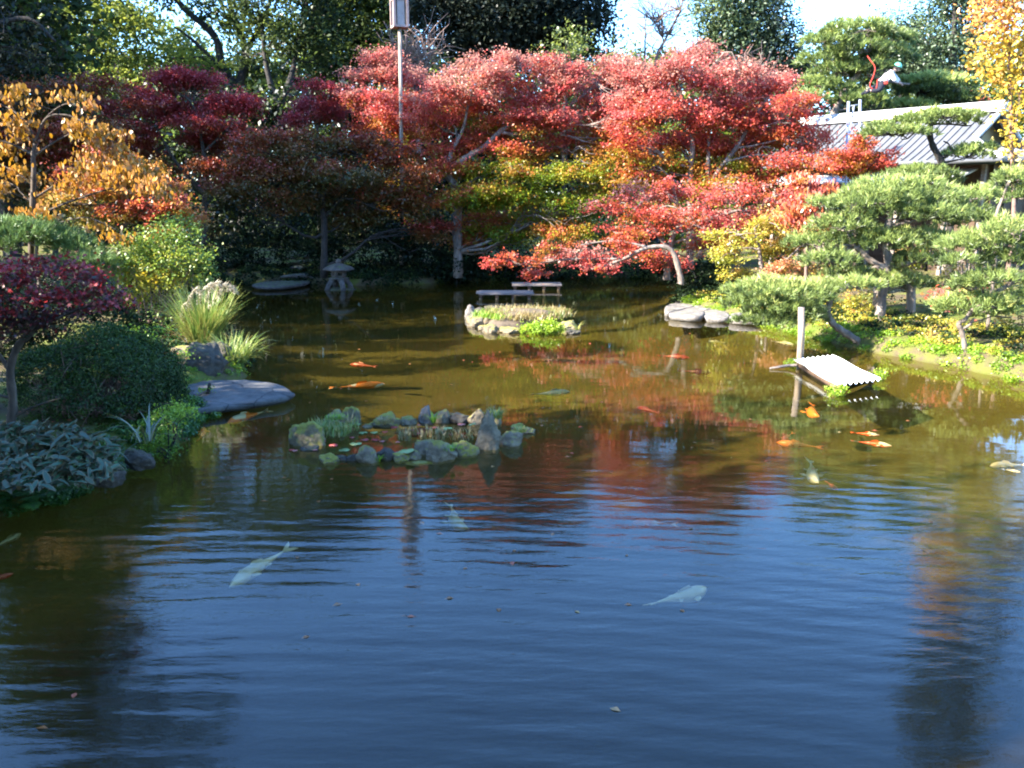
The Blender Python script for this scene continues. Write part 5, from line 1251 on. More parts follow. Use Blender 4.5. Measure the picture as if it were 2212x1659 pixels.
# ================================================================== PLANK BRIDGE
GP2 = 'plank decks of the low bridge'
def plank_deck(x0, x1, py, Y, depth, z, label):
    a, b = at(x0, py, Y), at(x1, py, Y)
    root = empty('plank_deck', ((a.x + b.x) / 2, Y, 0)); tag(root, label, 'plank bridge', GP2)
    n = 5
    for k in range(n):
        y = Y - depth / 2 + depth * (k + .5) / n
        g = Geo(); g.box(((a.x + b.x) / 2 + .04 * math.sin(k * 3 + x0), y, z + .004 * (k % 2)), (b.x - a.x, depth / n - .02, .05)); g.build('plank', M['wood'], root, bevel=.006)
    for k in range(4):
        x = a.x + (b.x - a.x) * (.06 + .293 * k)
        g = Geo(); g.box((x, Y, z - .075), (.09, depth - .06, .09)); g.build('crossbeam', M['wood_dark'], root)
        for sy in (-1, 1):
            g = Geo(); g.tube([(x, Y + sy * (depth / 2 - .1), -.6), (x, Y + sy * (depth / 2 - .1), z - .12)], .045, 8); g.build('post', M['post'], root, True)
plank_deck(1032, 1150, 628, 26.6, .9, .15, 'nearer plank deck of the low bridge behind the islet')
plank_deck(1106, 1212, 613, 29.2, .9, .15, 'farther plank deck of the low bridge, offset to the right')

# ================================================================== STONE LANTERN
def lantern():
    Y = 29.0; c = at(733, 620, Y); c.z = 0
    root = empty('stone_lantern', c); tag(root, 'squat stone snow-viewing lantern with splayed legs at the shaded waterline', 'stone lantern')
    m = 'granite'
    def part(nm, prof, n=6, smooth=False, rot=.3): g = Geo(); g.lathe(c, prof, n, rot); g.build(nm, M[m], root, smooth, .012)
    part('roof', [(.10, .60), (.50, .62), (.52, .66), (.44, .72), (.25, .80), (.10, .85)], 6, False)
    part('finial', [(.05, .84), (.10, .88), (.08, .95), (.02, 1.0)], 10, True)
    # light chamber: six corner posts between two rings, so the openings are real
    g = Geo(); g.lathe(c, [(.20, .40), (.24, .42), (.24, .45), (.2, .455)], 6, .3); g.lathe(c, [(.2, .545), (.24, .55), (.24, .60), (.2, .605)], 6, .3)
    for k in range(6):
        t = .3 + k * PI / 3; g.box((c.x + .205 * math.cos(t), c.y + .205 * math.sin(t), .50), (.09, .09, .098), t)
    g.build('light_chamber', M[m], root)
    part('platform', [(.26, .33), (.34, .35), (.34, .385), (.22, .40)], 6)
    for k in range(4):
        t = .5 + k * PI / 2; d = Vector((math.cos(t), math.sin(t), 0))
        g = Geo(); g.tube([c + d * .12 + Vector((0, 0, .33)), c + d * .24 + Vector((0, 0, .28)), c + d * .36 + Vector((0, 0, .14)), c + d * .42 + Vector((0, 0, -.05))], [.10, .10, .085, .09], 8)
        g.build('leg', M[m], root, True)
    o = rock_mesh('lantern_base', (c.x, c.y, -.1), 1.1, .9, .16, 'rock_dark', 55, root)
lantern()

# ================================================================== RAFT with corrugated sheet
def raft():
    A, B, C, D = on(1712, 778, .13), on(1798, 769, .13), on(1899, 803, .13), on(1806, 834, .13)
    u = (D - A); v = (B - A)                       # u along the corrugations, v across
    c = (A + B + C + D) / 4
    root = empty('covered_raft', (c.x, c.y, 0)); tag(root, 'low float roofed with a white corrugated sheet, tufts at its corners', 'raft')
    n = 110; V = []; h = .026
    rows = 10
    pts = []
    for i in range(n + 1):
        t = i / n
        zz = h * math.cos(2 * PI * t * 8)
        pts.append([A + v * t + u * (j / rows) + Vector((0, 0, zz + .01 * math.sin(j * .8))) for j in range(rows + 1)])
    g = Geo()
    for i in range(n):
        for j in range(rows): g.face([pts[i][j], pts[i + 1][j], pts[i + 1][j + 1], pts[i][j + 1]])
    o = g.build('corrugated_sheet', M['tin'], root); md = o.modifiers.new('t', 'SOLIDIFY'); md.thickness = .003
    U, Vn = u.normalized(), v.normalized()
    for (p, q) in ((A, B), (D, C), (A, D), (B, C)):
        g = Geo(); a = p.lerp(q, .07) - Vector((0, 0, .065)); b = p.lerp(q, .93) - Vector((0, 0, .065))
        off = (c - (p + q) / 2); off.z = 0; off = off.normalized() * .10
        g.tube([a + off, b + off], .04, 8); g.build('rail', M['wood_dark'], root, True)
    for p in (A, B, C, D):
        g = Geo(); k = p.lerp(c, .16); g.tube([(k.x, k.y, -.12), (k.x, k.y, .09)], .04, 8); g.build('post', M['post'], root, True)
    g = Geo(); ins = [q.lerp(c, .2) for q in (A, D, C, B)]; g.prism([Vector((q.x, q.y, .085)) for q in ins], .16); g.build('float', M['black'], root, bevel=.01)  # block coloured near black for the shade under the sheet
    for i, (p, rr) in enumerate(((A, .12), (D, .15), (C, .14))):
        q = p.lerp(c, -.02)
        shr = []
        rng = np.random.default_rng(150 + i)
        bl = [((q.x, q.y, .07), (rr, rr, .09), .8)]
        foliage('tuft', M['lime'], root, bl, 260, 14, .03, .03, rng)
    g = Geo(); g.tube([on(1663, 796, .02), on(1700, 790, .05), on(1722, 789, .08)], [.02, .028, .03], 6); g.build('pole', M['post'], root, True)
raft()

# support posts
GPo = 'log posts propping the pines'
for (px, pt, pb, Y, r, lb) in [(1729, 664, 778, 16.0, .062, 'log post standing in the water behind the raft, propping the low pine'), (1966, 590, 722, 19.0, .095, 'thick straight log post propping the large cloud-pruned pine'), (1888, 612, 705, 20.2, .085, 'reddish leaning log behind the large pine, left of the thick straight post')]:
    t_, b_ = at(px + (8 if Y > 20 else 2), pt, Y), at(px, pb, Y)
    g = Geo(); g.tube([Vector((b_.x, b_.y, min(b_.z, hz(b_.x, b_.y)) - .1)), b_.lerp(t_, .5) + Vector((.01, 0, 0)), t_], [r * 1.05, r, r * .92], 12)
    tag(g.build('support_post', M['post'], None, True), lb, 'post', GPo)

# ================================================================== HOUSE
def house():
    A, B = at(1761, 272, 34.0), at(2164, 237, 28.6)
    zr = 5.55; ax = Vector((B.x - A.x, B.y - A.y, 0)); Ln = ax.length; ax.normalize()
    nr = Vector((ax.y, -ax.x, 0))                  # towards the pond
    if nr.y > 0: nr = -nr
    up = Vector((0, 0, 1)); O = Vector((A.x, A.y, 0))
    P = lambda s, t, z: O + ax * s + nr * t + up * z
    root = empty('tea_house', P(Ln / 2, 0, hz(P(Ln / 2, 0, 0).x, P(Ln / 2, 0, 0).y))); tag(root, 'timber garden house with a wide grey ribbed hip-and-gable roof', 'house')
    ze, te = 4.0, 2.7; s0, s1 = -.5, Ln
    sag = lambda q: ze + (zr - ze) * (1 - q) ** 1.15     # q: 0 at the ridge, 1 at the eave
    hip = 1.5
    g = Geo(); NQ = 8
    for sg in (1, -1):
        for k in range(NQ):
            q0, q1 = k / NQ, (k + 1) / NQ
            e0 = s1 + (0 if q0 < .55 else hip * (q0 - .55) / .45); e1 = s1 + (0 if q1 <= .55 else hip * (q1 - .55) / .45)
            pts = [P(s0, sg * te * q0, sag(q0)), P(s0, sg * te * q1, sag(q1)), P(e1, sg * te * q1, sag(q1)), P(e0, sg * te * q0, sag(q0))]
            g.face(pts if sg > 0 else pts[::-1])
    o = g.build('roof', M['roof'], root); md = o.modifiers.new('t', 'SOLIDIFY'); md.thickness = .07; md.offset = -1
    roof = o
    g = Geo()                                       # standing ribs, part of the roof covering
    s = s0 + .15
    while s < s1 + hip - .1:
        for sg in (1, -1):
            qs = 0 if s < s1 else .55 + (s - s1) / hip * .45
            pts = [P(s, sg * te * q, sag(q) + .025) for q in np.linspace(qs, 1, 7)]
            g.tube(pts, .024, 6)
        s += .27
    g.build('roof_rib', M['roof'], roof, True)
    # skirt roof under the gable, sloping out at the end
    g = Geo(); qh = .55; zs = sag(qh)
    g.face([P(s1 - .3, te * qh, zs + .02), P(s1 + hip, te, sag(1)), P(s1 + hip, -te, sag(1)), P(s1 - .3, -te * qh, zs + .02)])
    o2 = g.build('skirt_roof', M['roof'], root); md = o2.modifiers.new('t', 'SOLIDIFY'); md.thickness = .06
    g = Geo()
    for k in range(15):
        t = -te + te * 2 * (k + .5) / 15
        x0 = s1 - .3 if abs(t) < te * qh else s1 + hip * (abs(t) / te - qh) / (1 - qh)
        z0 = zs + .03 if abs(t) < te * qh else sag(abs(t) / te) + .03
        g.tube([P(x0, t, z0), P(s1 + hip - .02, t, sag(1) + .03)], .028, 6)
    g.build('skirt_rib', M['roof'], o2, True)
    g = Geo(); g.box(P((s0 + s1) / 2, 0, zr + .10), (s1 - s0 + .3, .34, .20), 0, (ax, nr, up)); g.tube([P(s0 - .1, 0, zr + .23), P(s1 + .16, 0, zr + .23)], .10, 10)
    g.build('ridge', M['roof_pale'], root, False)
    for sg in (1, -1):
        g = Geo(); pts = [P(s1 + .02, sg * te * q, sag(q) + .05) for q in np.linspace(0, .56, 6)]; g.tube(pts, .075, 8)
        g.build('verge', M['roof_pale'], root, True)
        g = Geo(); pts = [P(s1 + hip * (q - .55) / .45, sg * te * q, sag(q) + .06) for q in np.linspace(.55, 1, 5)]; g.tube(pts, [.10, .09, .085, .085, .09], 8)
        g.build('hip_ridge', M['roof_pale'], root, True)
        g = Geo(); pts = [P(s1 - .12, sg * te * q * .97, sag(q) - .12) for q in np.linspace(0, .56, 6)]
        for a, b in zip(pts[:-1], pts[1:]): g.face([a, b, b - up * .16, a - up * .16])
        oo = g.build('bargeboard', M['wood_dark'], root); md = oo.modifiers.new('t', 'SOLIDIFY'); md.thickness = .05
    g = Geo(); s_ = s1 - .45; g.face([P(s_, te * .55, zs + .0), P(s_, -te * .55, zs + .0), P(s_, 0, zr - .1)]); oo = g.build('gable_wall', M['plaster'], root); md = oo.modifiers.new('t', 'SOLIDIFY'); md.thickness = .06
    # walls
    wt = te - .9; zb = .6
    g = Geo()
    a, b = s0 + .6, s1 + hip - .9
    g.box(P((a + b) / 2, wt, (ze + zb) / 2 - .05), (b - a, .10, ze - zb - .1), 0, (ax, nr, up))
    g.box(P((a + b) / 2, -wt, (ze + zb) / 2 - .05), (b - a, .10, ze - zb - .1), 0, (ax, nr, up))
    g.box(P(b, 0, (ze + zb) / 2 - .05), (.10, 2 * wt + .1, ze - zb - .106), 0, (ax, nr, up)); g.box(P(a, 0, (ze + zb) / 2 - .05), (.10, 2 * wt + .1, ze - zb - .106), 0, (ax, nr, up))
    g.build('wall', M['wood_dark'], root)
    k = a
    while k < b + .1:
        g = Geo(); g.box(P(k, wt + .10, (ze + zb) / 2 - .05), (.12, .12, ze - zb - .1), 0, (ax, nr, up)); g.build('post', M['wood'] if int(k * 3) % 2 else M['wood_dark'], root, bevel=.008); k += .9
    k = -wt
    while k < wt + .1:
        g = Geo(); g.box(P(b + .10, k, (ze + zb) / 2 - .05), (.12, .12, ze - zb - .1), 0, (ax, nr, up)); g.build('post', M['wood_dark'], root, bevel=.008); k += .85
    k = a + .15
    while k < b - .8:
        g = Geo(); g.box(P(k + .35, wt + .07, 1.9), (.68, .03, 1.7), 0, (ax, nr, up)); g.build('shutter', M['wood_dark'], root); k += .9
    # lower lean-to roof in front
    g = Geo(); zl = 3.42
    pts = [P(s0 + 1, te + .65, zl), P(s1 + .4, te + .65, zl), P(s1 + .4, wt + .05, zl + .38), P(s0 + 1, wt + .05, zl + .38)]
    g.face(pts); oo = g.build('lower_roof', M['roof_pale'], root); md = oo.modifiers.new('t', 'SOLIDIFY'); md.thickness = .05
    for k in np.linspace(s0 + 1.3, s1 + .2, 5):
        g = Geo(); g.box(P(k, te + .45, (zl + zb) / 2), (.11, .11, zl - zb), 0, (ax, nr, up)); g.build('veranda_post', M['wood'], root, bevel=.008)
    g = Geo(); g.tube([P(s0, te + .06, ze - .02), P(s1 + hip, te + .06, ze - .02)], .06, 8); g.build('gutter', M['roof'], root, True)
house()

# ladder
def ladder():
    Y = 28.8; root = empty('ladder', at(1846, 470, Y)); tag(root, 'aluminium orchard ladder rising in front of the roof below the climber', 'ladder')
    L0, L1, R0, R1 = at(1827, 500, Y), at(1833, 219, Y), at(1860, 500, Y), at(1858, 215, Y)
    for a, b in ((L0, L1), (R0, R1)):
        g = Geo(); g.tube([Vector((a.x, a.y, .8)), b], .045, 8); g.build('rail', M['alu'], root, True)
    n = 14
    for k in range(n):
        t = (k + .5) / n; p, q = L0.lerp(L1, t), R0.lerp(R1, t); g = Geo(); g.tube([p, q], .018, 6); g.build('rung', M['alu'], root, True)
    top = (L1 + R1) / 2; g = Geo(); g.tube([top - Vector((0, 0, .15)), Vector((top.x + .1, top.y + 1.3, .8))], .03, 8); g.build('prop_leg', M['alu'], root, True)
ladder()

# lamp on the tall wooden pole
def pole_lamp():
    Y = 31.2; foot = at(868, 600, Y); foot.z = .7
    root = empty('pole_lamp', foot); tag(root, 'tall weathered pole carrying a box-shaped wooden lantern lamp', 'lamp post')
    top = at(863.5, 58, Y)
    g = Geo(); g.tube([foot, foot.lerp(top, .5) + Vector((.03, 0, 0)), top + Vector((0, 0, .1))], [.07, .065, .06], 10); g.build('pole', M['post'], root, True)
    s = m_at(Y); w = 27 * s / 2; c = top; rot = .35
    ex, ey = Vector((math.cos(rot), math.sin(rot), 0)), Vector((-math.sin(rot), math.cos(rot), 0)); up = Vector((0, 0, 1))
    H = 52 * s
    hd = Geo()
    for z in (0, H, H * 1.9): 
        for e, f in ((ex, ey), (ey, ex)):
            for sg in (-1, 1): hd.box(c + f * (sg * w) + up * z, (2 * w + .06, .055, .07), 0, (e, f, up))
    for i in (-1, 1):
        for j in (-1, 1): hd.box(c + ex * (i * w) + ey * (j * w) + up * (H * .95), (.075, .075, H * 1.95), 0, (ex, ey, up))
    hd.box(c + up * .01, (2 * w, 2 * w, .03), 0, (ex, ey, up))
    head = hd.build('lamp_housing', M['lamp_wood'], root)
    for e, f in ((ex, ey), (ey, ex)):
        for sg in (-1, 1):
            g = Geo(); g.box(c + f * (sg * (w - .02)) + up * (H * .95), (w * 1.1, .012, H * 1.8), 0, (e, f, up)); g.build('pane', M['lamp_pane'], head)
    g = Geo(); r = Geo(); b = c + up * (H * 1.97); r.face([b - ex * w * 1.6 - ey * w * 1.6, b + ex * w * 1.6 - ey * w * 1.6, b + up * .3]); r.face([b + ex * w * 1.6 - ey * w * 1.6, b + ex * w * 1.6 + ey * w * 1.6, b + up * .3]); r.face([b + ex * w * 1.6 + ey * w * 1.6, b - ex * w * 1.6 + ey * w * 1.6, b + up * .3]); r.face([b - ex * w * 1.6 + ey * w * 1.6, b - ex * w * 1.6 - ey * w * 1.6, b + up * .3]); r.build('cap', M['lamp_wood'], root)
pole_lamp()

# ================================================================== PERSON pruning the pine
def skin_mesh(name, verts, edges, radii, mat, parent, rootv=0, sub=2):
    me = bpy.data.meshes.new(name); me.from_pydata([tuple(v) for v in verts], edges, []); me.update()
    o = bpy.data.objects.new(name, me); col.objects.link(o); me.materials.append(M[mat]); adopt(o, parent)
    md = o.modifiers.new('skin', 'SKIN')
    lay = me.skin_vertices[0].data if me.skin_vertices else None
    for i, r in enumerate(radii):
        sv = me.skin_vertices[0].data[i]; sv.radius = (r, r) if not isinstance(r, tuple) else r; sv.use_root = (i == rootv)
    md.use_smooth_shade = True
    s = o.modifiers.new('sub', 'SUBSURF'); s.levels = s.render_levels = sub
    return o
def person():
    Y = 32.5; q = lambda x, y, dy=0: at(x, y, Y + dy)
    root = empty('person', q(1909, 182)); tag(root, 'person in pale shirt, dark trousers and green helmet leaning over a pine branch', 'person')
    pel, wai, che, nek = q(1903, 181), q(1911, 172), q(1922, 160), q(1931, 153)
    hc = q(1938, 146)
    hl, kl, al, fl = q(1901, 183, .12), q(1888, 190, .14), q(1872, 198, .12), q(1864, 202, .05)
    hr, kr, ar, fr = q(1904, 184, -.12), q(1899, 196, -.30), q(1880, 196, -.2), q(1872, 200, -.25)
    sl, el, wl = q(1925, 157, .18), q(1936, 168, .22), q(1944, 177, .12)
    sr, er, wr = q(1924, 158, -.18), q(1932, 172, -.26), q(1942, 179, -.14)
    V = [pel, wai, che, nek, hc - (hc - nek) * .35, hc + (hc - nek) * .35, hl, kl, al, fl, hr, kr, ar, fr, sl, el, wl, sr, er, wr]
    Ra = [.13, .12, .14, .055, .085, .08, .09, .06, .045, .04, .09, .06, .045, .04, .06, .045, .03, .06, .045, .03]
    E = [(0, 1), (1, 2), (2, 3), (3, 4), (4, 5), (0, 6), (6, 7), (7, 8), (8, 9), (0, 10), (10, 11), (11, 12), (12, 13), (2, 14), (14, 15), (15, 16), (2, 17), (17, 18), (18, 19)]
    for wi, el_ in ((16, 15), (19, 18)):
        d = (V[wi] - V[el_]).normalized(); side = d.cross(Vector((0, 0, 1))).normalized()
        palm = V[wi] + d * .06; pi = len(V); V.append(palm); Ra.append((.035, .02)); E.append((wi, pi))
        for k, (o_, l) in enumerate(((-.03, .065), (-.01, .078), (.01, .072), (.03, .055))):
            a = palm + side * o_ + d * .03; b = a + d * l * .55; c = b + d * l * .3 - Vector((0, 0, l * .4)); n0 = len(V); V += [a, b, c]; Ra += [.0095, .009, .008]; E += [(pi, n0), (n0, n0 + 1), (n0 + 1, n0 + 2)]
        n0 = len(V); V += [palm + side * .05, palm + side * .06 + d * .05]; Ra += [.011, .009]; E += [(pi, n0), (n0, n0 + 1)]
    fd = (hc - nek).cross(Vector((0, 1, 0))).normalized()      # face direction: down and ahead
    fd = Vector((.75, -.35, -.55)).normalized()
    n0 = len(V); V += [hc + fd * .095, hc + fd * .10 - Vector((0, 0, .05))]; Ra += [.016, .03]; E += [(5, n0), (4, n0 + 1)]
    skin_mesh('body', V, E, Ra, 'skin', root)
    skin_mesh('shirt', [wai + (pel - wai) * .5, wai, che, nek - (nek - che) * .3, sl, el, el.lerp(wl, .85), sr, er, er.lerp(wr, .85)], [(0, 1), (1, 2), (2, 3), (2, 4), (4, 5), (5, 6), (2, 7), (7, 8), (8, 9)], [.155, .155, .175, .09, .09, .07, .055, .09, .07, .055], 'shirt', root, 1)
    skin_mesh('trousers', [wai + (pel - wai) * .35, pel, hl, kl, al, hr, kr, ar], [(0, 1), (1, 2), (2, 3), (3, 4), (1, 5), (5, 6), (6, 7)], [.15, .165, .12, .09, .07, .12, .09, .07], 'navy', root, 1)
    for a, f in ((al, fl), (ar, fr)):
        skin_mesh('shoe', [a, f, f + (f - a).normalized() * .08], [(0, 1), (1, 2)], [.06, .055, .045], 'navy', root, 0, 1)
    bm = bmesh.new(); bmesh.ops.create_uvsphere(bm, u_segments=20, v_segments=12, radius=.135)
    bmesh.ops.delete(bm, geom=[v for v in bm.verts if v.co.z < -.03], context='VERTS')
    for v in bm.verts:
        if v.co.z < .0: v.co.x *= 1.15; v.co.y *= 1.15
    me = bpy.data.meshes.new('helmet'); bm.to_mesh(me); bm.free()
    o = link_mesh('helmet', me, M['cap'], None, True); o.parent = root; o.matrix_parent_inverse = Matrix.Translation(-Vector(root.location)); o.location = hc + Vector((.02, 0, .04)); o.rotation_euler = (.25, .45, 0)
    o.modifiers.new('t', 'SOLIDIFY').thickness = .01
    g = Geo()
    for k in range(14):
        t = k / 14 * 2 * PI; d = Vector((math.cos(t), math.sin(t), 0)); 
        if d.dot(fd) > .5: continue
        g.tube([hc + d * .095 + Vector((0, 0, .03)), hc + d * .105 - Vector((0, 0, .03)), hc + d * .10 - Vector((0, 0, .08))], [.025, .022, .012], 5)
    g.build('hair', M['hair'], root, True)
    g = Geo()
    for o_ in (-.13, .13): g.tube([wai + Vector((0, o_, -.05)), che + Vector((-.08, o_ * .9, .13)), nek + Vector((-.03, o_ * .6, .03))], .014, 5)
    g.tube([wai + Vector((.1, 0, -.12)), wai + Vector((.03, -.17, 0)), wai + Vector((-.13, 0, .1)), wai + Vector((.03, .17, 0))], .02, 5); g.build('harness', M['navy'], root, True)
    g = Geo(); p = q(1914, 178, -.22); g.box(p, (.12, .06, .13)); g.build('pouch', M['red_rope'], root, bevel=.02)
    g = Geo(); g.tube(smooth_path([q(1874, 121, .2), q(1880, 130, .1), q(1890, 145), q(1887, 163), q(1879, 185), q(1892, 193), q(1896, 172), q(1904, 176)], 4), .016, 6)
    tag(g.build('safety_rope', M['red_rope'], None, True), 'red safety rope hanging in loops from the pine beside the climber', 'rope')
person()

# ================================================================== KOI
def fish_mat(name, base, patch, lo, hi, scale=3.2):
    m, nt, p, o = new_mat(name)
    f = noise_tex(nt, scale, 2, .5)
    nt.links.new(ramp(nt, [(lo, base), (hi, patch)], f), p.inputs['Base Color'])
    p.inputs['Roughness'].default_value = .35
    return m
WHT, ORG, RED, CRM, OLV = (.62, .59, .52), (.60, .12, .012), (.16, .025, .012), (.52, .42, .26), (.14, .14, .08)
FM = {'white': fish_mat('white_koi', WHT, (.6, .55, .45), .45, .75), 'orange': fish_mat('orange_koi', ORG, (.8, .28, .05), .4, .7), 'kohaku': fish_mat('red_white_koi', WHT, (.75, .09, .02), .49, .53, 5), 'red': fish_mat('dark_red_koi', RED, (.25, .03, .015), .4, .7),
      'cream': fish_mat('cream_koi', CRM, (.8, .7, .5), .4, .7), 'olive': fish_mat('olive_koi', (.26, .24, .16), OLV, .45, .6), 'ghost': fish_mat('submerged_pale_koi', (.36, .35, .32), (.26, .24, .19), .45, .65), 'faintred': fish_mat('submerged_red_koi', (.22, .06, .04), (.25, .2, .18), .5, .6),  # submerged fish dulled in colour for the light lost in the water
      'backwhite': fish_mat('orange_koi_white_back', (.78, .2, .02), WHT, .52, .56, 4)}
def koi(hx, hy, tx, ty, kind, label, bend=.0, depth=.05, scale=1.0, name='koi'):
    L0 = (on(tx, ty) - on(hx, hy)).length
    z = -(depth * .35 + min(L0, .75) * .085 * scale * 1.15)
    h, t = on(hx, hy, z), on(tx, ty, z)
    d = t - h; L = d.length; X = d.normalized(); S = Vector((-X.y, X.x, 0)); L *= 1.0
    W = min(L, .75) * .070 * scale
    K = 14; n = 12; v, f = [], []
    prof = [0.02, .42, .72, .92, 1.0, 1.0, .95, .86, .74, .60, .46, .34, .24, .17, .12]
    spine = []
    for i in range(K + 1):
        u = i / K * .84
        off = bend * L * (math.sin(PI * u) + .45 * math.sin(2 * PI * u + .6))
        spine.append(X * (u * L) + S * off)
    for i, c in enumerate(spine):
        tg = (spine[min(i + 1, K)] - spine[max(i - 1, 0)]).normalized(); s = Vector((-tg.y, tg.x, 0))
        r = prof[i] * W
        for k in range(n):
            a = 2 * PI * k / n
            v.append(c + s * (r * math.cos(a)) + Vector((0, 0, r * 1.15 * math.sin(a))))
    for i in range(K):
        for k in range(n): q = i * n; f.append((q + k, q + (k + 1) % n, q + n + (k + 1) % n, q + n + k))
    f.append(tuple(range(n))); f.append(tuple(K * n + k for k in range(n))[::-1])
    def fin(pts, th=.004):
        b = len(v); m = len(pts)
        for p in pts: v.append(p + Vector((0, 0, th)))
        for p in pts: v.append(p - Vector((0, 0, th)))
        f.append(tuple(b + i for i in range(m))); f.append(tuple(b + m + i for i in range(m))[::-1])
        for i in range(m): f.append((b + i, b + m + i, b + m + (i + 1) % m, b + (i + 1) % m))
    e = spine[-1]; tg = (spine[-1] - spine[-3]).normalized(); s = Vector((-tg.y, tg.x, 0)); Z = Vector((0, 0, 1))
    for sg in (1, -1):
        w = (s * .55 * sg + Z * .25 * sg)
        fin([e - tg * .02 * L + w * W * .1, e + tg * .07 * L + w * W * 1.1, e + tg * .17 * L + w * W * 1.7, e + tg * .13 * L + w * W * .7, e + tg * .08 * L + w * W * .05])
    for sg in (1, -1):
        c = spine[4]; t4 = (spine[5] - spine[3]).normalized(); s4 = Vector((-t4.y, t4.x, 0)) * sg
        fin([c + s4 * W * .8, c + s4 * W * 1.7 + t4 * W * .6, c + s4 * W * 2.1 + t4 * W * 1.6, c + s4 * W * 1.3 + t4 * W * 1.7, c + s4 * W * .8 + t4 * W * .7])
        c = spine[8]; fin([c + s4 * W * .6, c + s4 * W * 1.2 + t4 * W * .7, c + s4 * W * 1.2 + t4 * W * 1.3, c + s4 * W * .5 + t4 * W * .8])
    a, b_ = spine[5], spine[9]; b = len(v)
    v += [a + Z * W * 1.0, spine[6] + Z * W * 1.65, spine[8] + Z * W * 1.3, b_ + Z * W * .6, a + S * .006 + Z * W, b_ + S * .006 + Z * W * .6]; f.append((b, b + 1, b + 2, b + 3)); f.append((b + 4, b + 5, b + 3, b))
    me = bpy.data.meshes.new(name); me.from_pydata([tuple(p) for p in v], [], f); me.update()
    o = link_mesh(name, me, FM[kind], None, True); o.location = h
    tag(o, label, 'koi', 'koi in the pond')
for a in [(832, 829, 712, 838, 'backwhite', 'long koi, cream head and red tail, swimming right beyond the big slab', .02, .05),
    (755, 787, 815, 792, 'red', 'small dim red koi farther out than the cream-headed one', .01, .10), (492, 914, 585, 885, 'backwhite', 'orange koi with a white back beside the big grey slab', .04, .04),
    (1232, 846, 1145, 852, 'ghost', 'thin cream koi in the shadow edge, middle of the pond', .02, .09), (1774, 900, 1758, 872, 'orange', 'small curled orange koi below the raft', .12, .03, 1.3),
    (1900, 940, 1838, 934, 'kohaku', 'upper of the two orange-and-white koi swimming together', .03, .03), (1926, 963, 1838, 952, 'kohaku', 'lower, longer one of the two orange-and-white koi together', .03, .03),
    (1676, 955, 1780, 967, 'orange', 'long plain orange koi left of the orange-and-white pair', -.02, .03), (1690, 952, 1715, 934, 'orange', 'thin orange koi crossing behind the long plain orange one', .03, .08, .7),
    (1771, 1044, 1750, 992, 'ghost', 'white koi with spread fins pointing toward the viewer', .05, .04, 1.2), (2138, 1008, 2225, 1004, 'cream', 'stout cream koi at the right edge', .05, .03, 1.1), (2205, 1020, 2165, 1013, 'cream', 'smaller pale koi under the stout cream one', .02, .06),
    (1018, 1142, 972, 1086, 'olive', 'curved olive-white koi in the dark reflection at the centre', .12, .05, 1.1), (497, 1268, 634, 1178, 'ghost', 'long ghostly white koi slanting in the open blue water, left', .02, .12),
    (1524, 1268, 1396, 1306, 'ghost', 'stout white koi alone in the open blue water, right of centre', .07, .04, 1.25), (1365, 1128, 1465, 1134, 'faintred', 'faint red-and-white koi just under the ripples below the red reflection', .02, .14),
    (1538, 806, 1466, 800, 'red', 'dark red koi, the lower of two in the sunlit brown water', .02, .09), (1490, 773, 1420, 768, 'red', 'dark red koi, the upper of two in the sunlit brown water', -.02, .09), (1532, 737, 1568, 740, 'olive', 'small olive koi near the leaning pine reflection', .02, .06),
    (1715, 744, 1668, 737, 'ghost', 'pale koi behind the post in the water', .03, .05), (30, 1238, -50, 1262, 'red', 'red koi cut by the left edge', .03, .08), (438, 925, 430, 950, 'orange', 'tiny orange koi between the ferny plant and the white-backed koi', .03, .08),
    (1812, 1058, 1785, 1040, 'faintred', 'faint pinkish koi sinking beside the white one with spread fins', .04, .12), (1375, 880, 1425, 892, 'red', 'faint red koi at the far edge of the red reflection', .02, .1), (45, 1152, -20, 1185, 'olive', 'dark koi under the left bank ferns', .03, .1), (850, 935, 1010, 940, 'red', 'very dim long red koi behind the lily ring', .01, .16)]:
    koi(*a[:5], a[5], *(a[6:]))

# ================================================================== GROUND COVER and small litter
def scatter_bank(seg0, seg1, n, dmin, dmax, zoff=0.0):
    S = np.array(SHORE[seg0:seg1 + 1], float); out = []
    l = np.linalg.norm(np.diff(S, axis=0), axis=1); cs = np.concatenate([[0], np.cumsum(l)])
    while len(out) < n:
        t = rg.random() * cs[-1]; i = min(len(l) - 1, int(np.searchsorted(cs, t) - 1)); i = max(i, 0)
        a, b = S[i], S[i + 1]; p = a + (b - a) * ((t - cs[i]) / l[i]); d = (b - a) / l[i]; nr = np.array([d[1], -d[0]])
        p = p + nr * (dmin + (dmax - dmin) * rg.random())
        out.append(p)
    P = np.array(out); z = height(P[:, 0], P[:, 1])
    return np.concatenate([P, z[:, None] + zoff], 1)
def cover(name, pts, mat, per, r, ls, v=(.3, .9), flat=.5, **kw):
    rng = np.random.default_rng(len(pts))
    bl = [((p[0], p[1], max(p[2], .0) + r * .25), (r * rng.uniform(.7, 1.4),) * 2 + (r * .6,), rng.uniform(*v)) for p in pts]
    C = []; V = []
    for c, rr, vv in bl:
        u = unit(rng.normal(0, 1, (per, 3))); C.append(np.array(c) + u * np.array(rr) * rng.uniform(.5, 1.05, (per, 1))); V.append(np.full(per, vv))
    C = np.concatenate(C); V = np.concatenate(V); N = rng.normal(0, .6, C.shape); N[:, 2] += .8
    F, K = leaf_faces(C, unit(N), ls * rng.uniform(.6, 1.3, len(C)) / 2, kw.get('shape', QUAD), rng)
    tag(poly_mesh(name, F, K, M[mat], None, V + rng.normal(0, .1, len(C))), None, None, None, 'stuff')
i0 = SHORE.index((4.6, 24.3)); i1 = SHORE.index((9.8, 11))
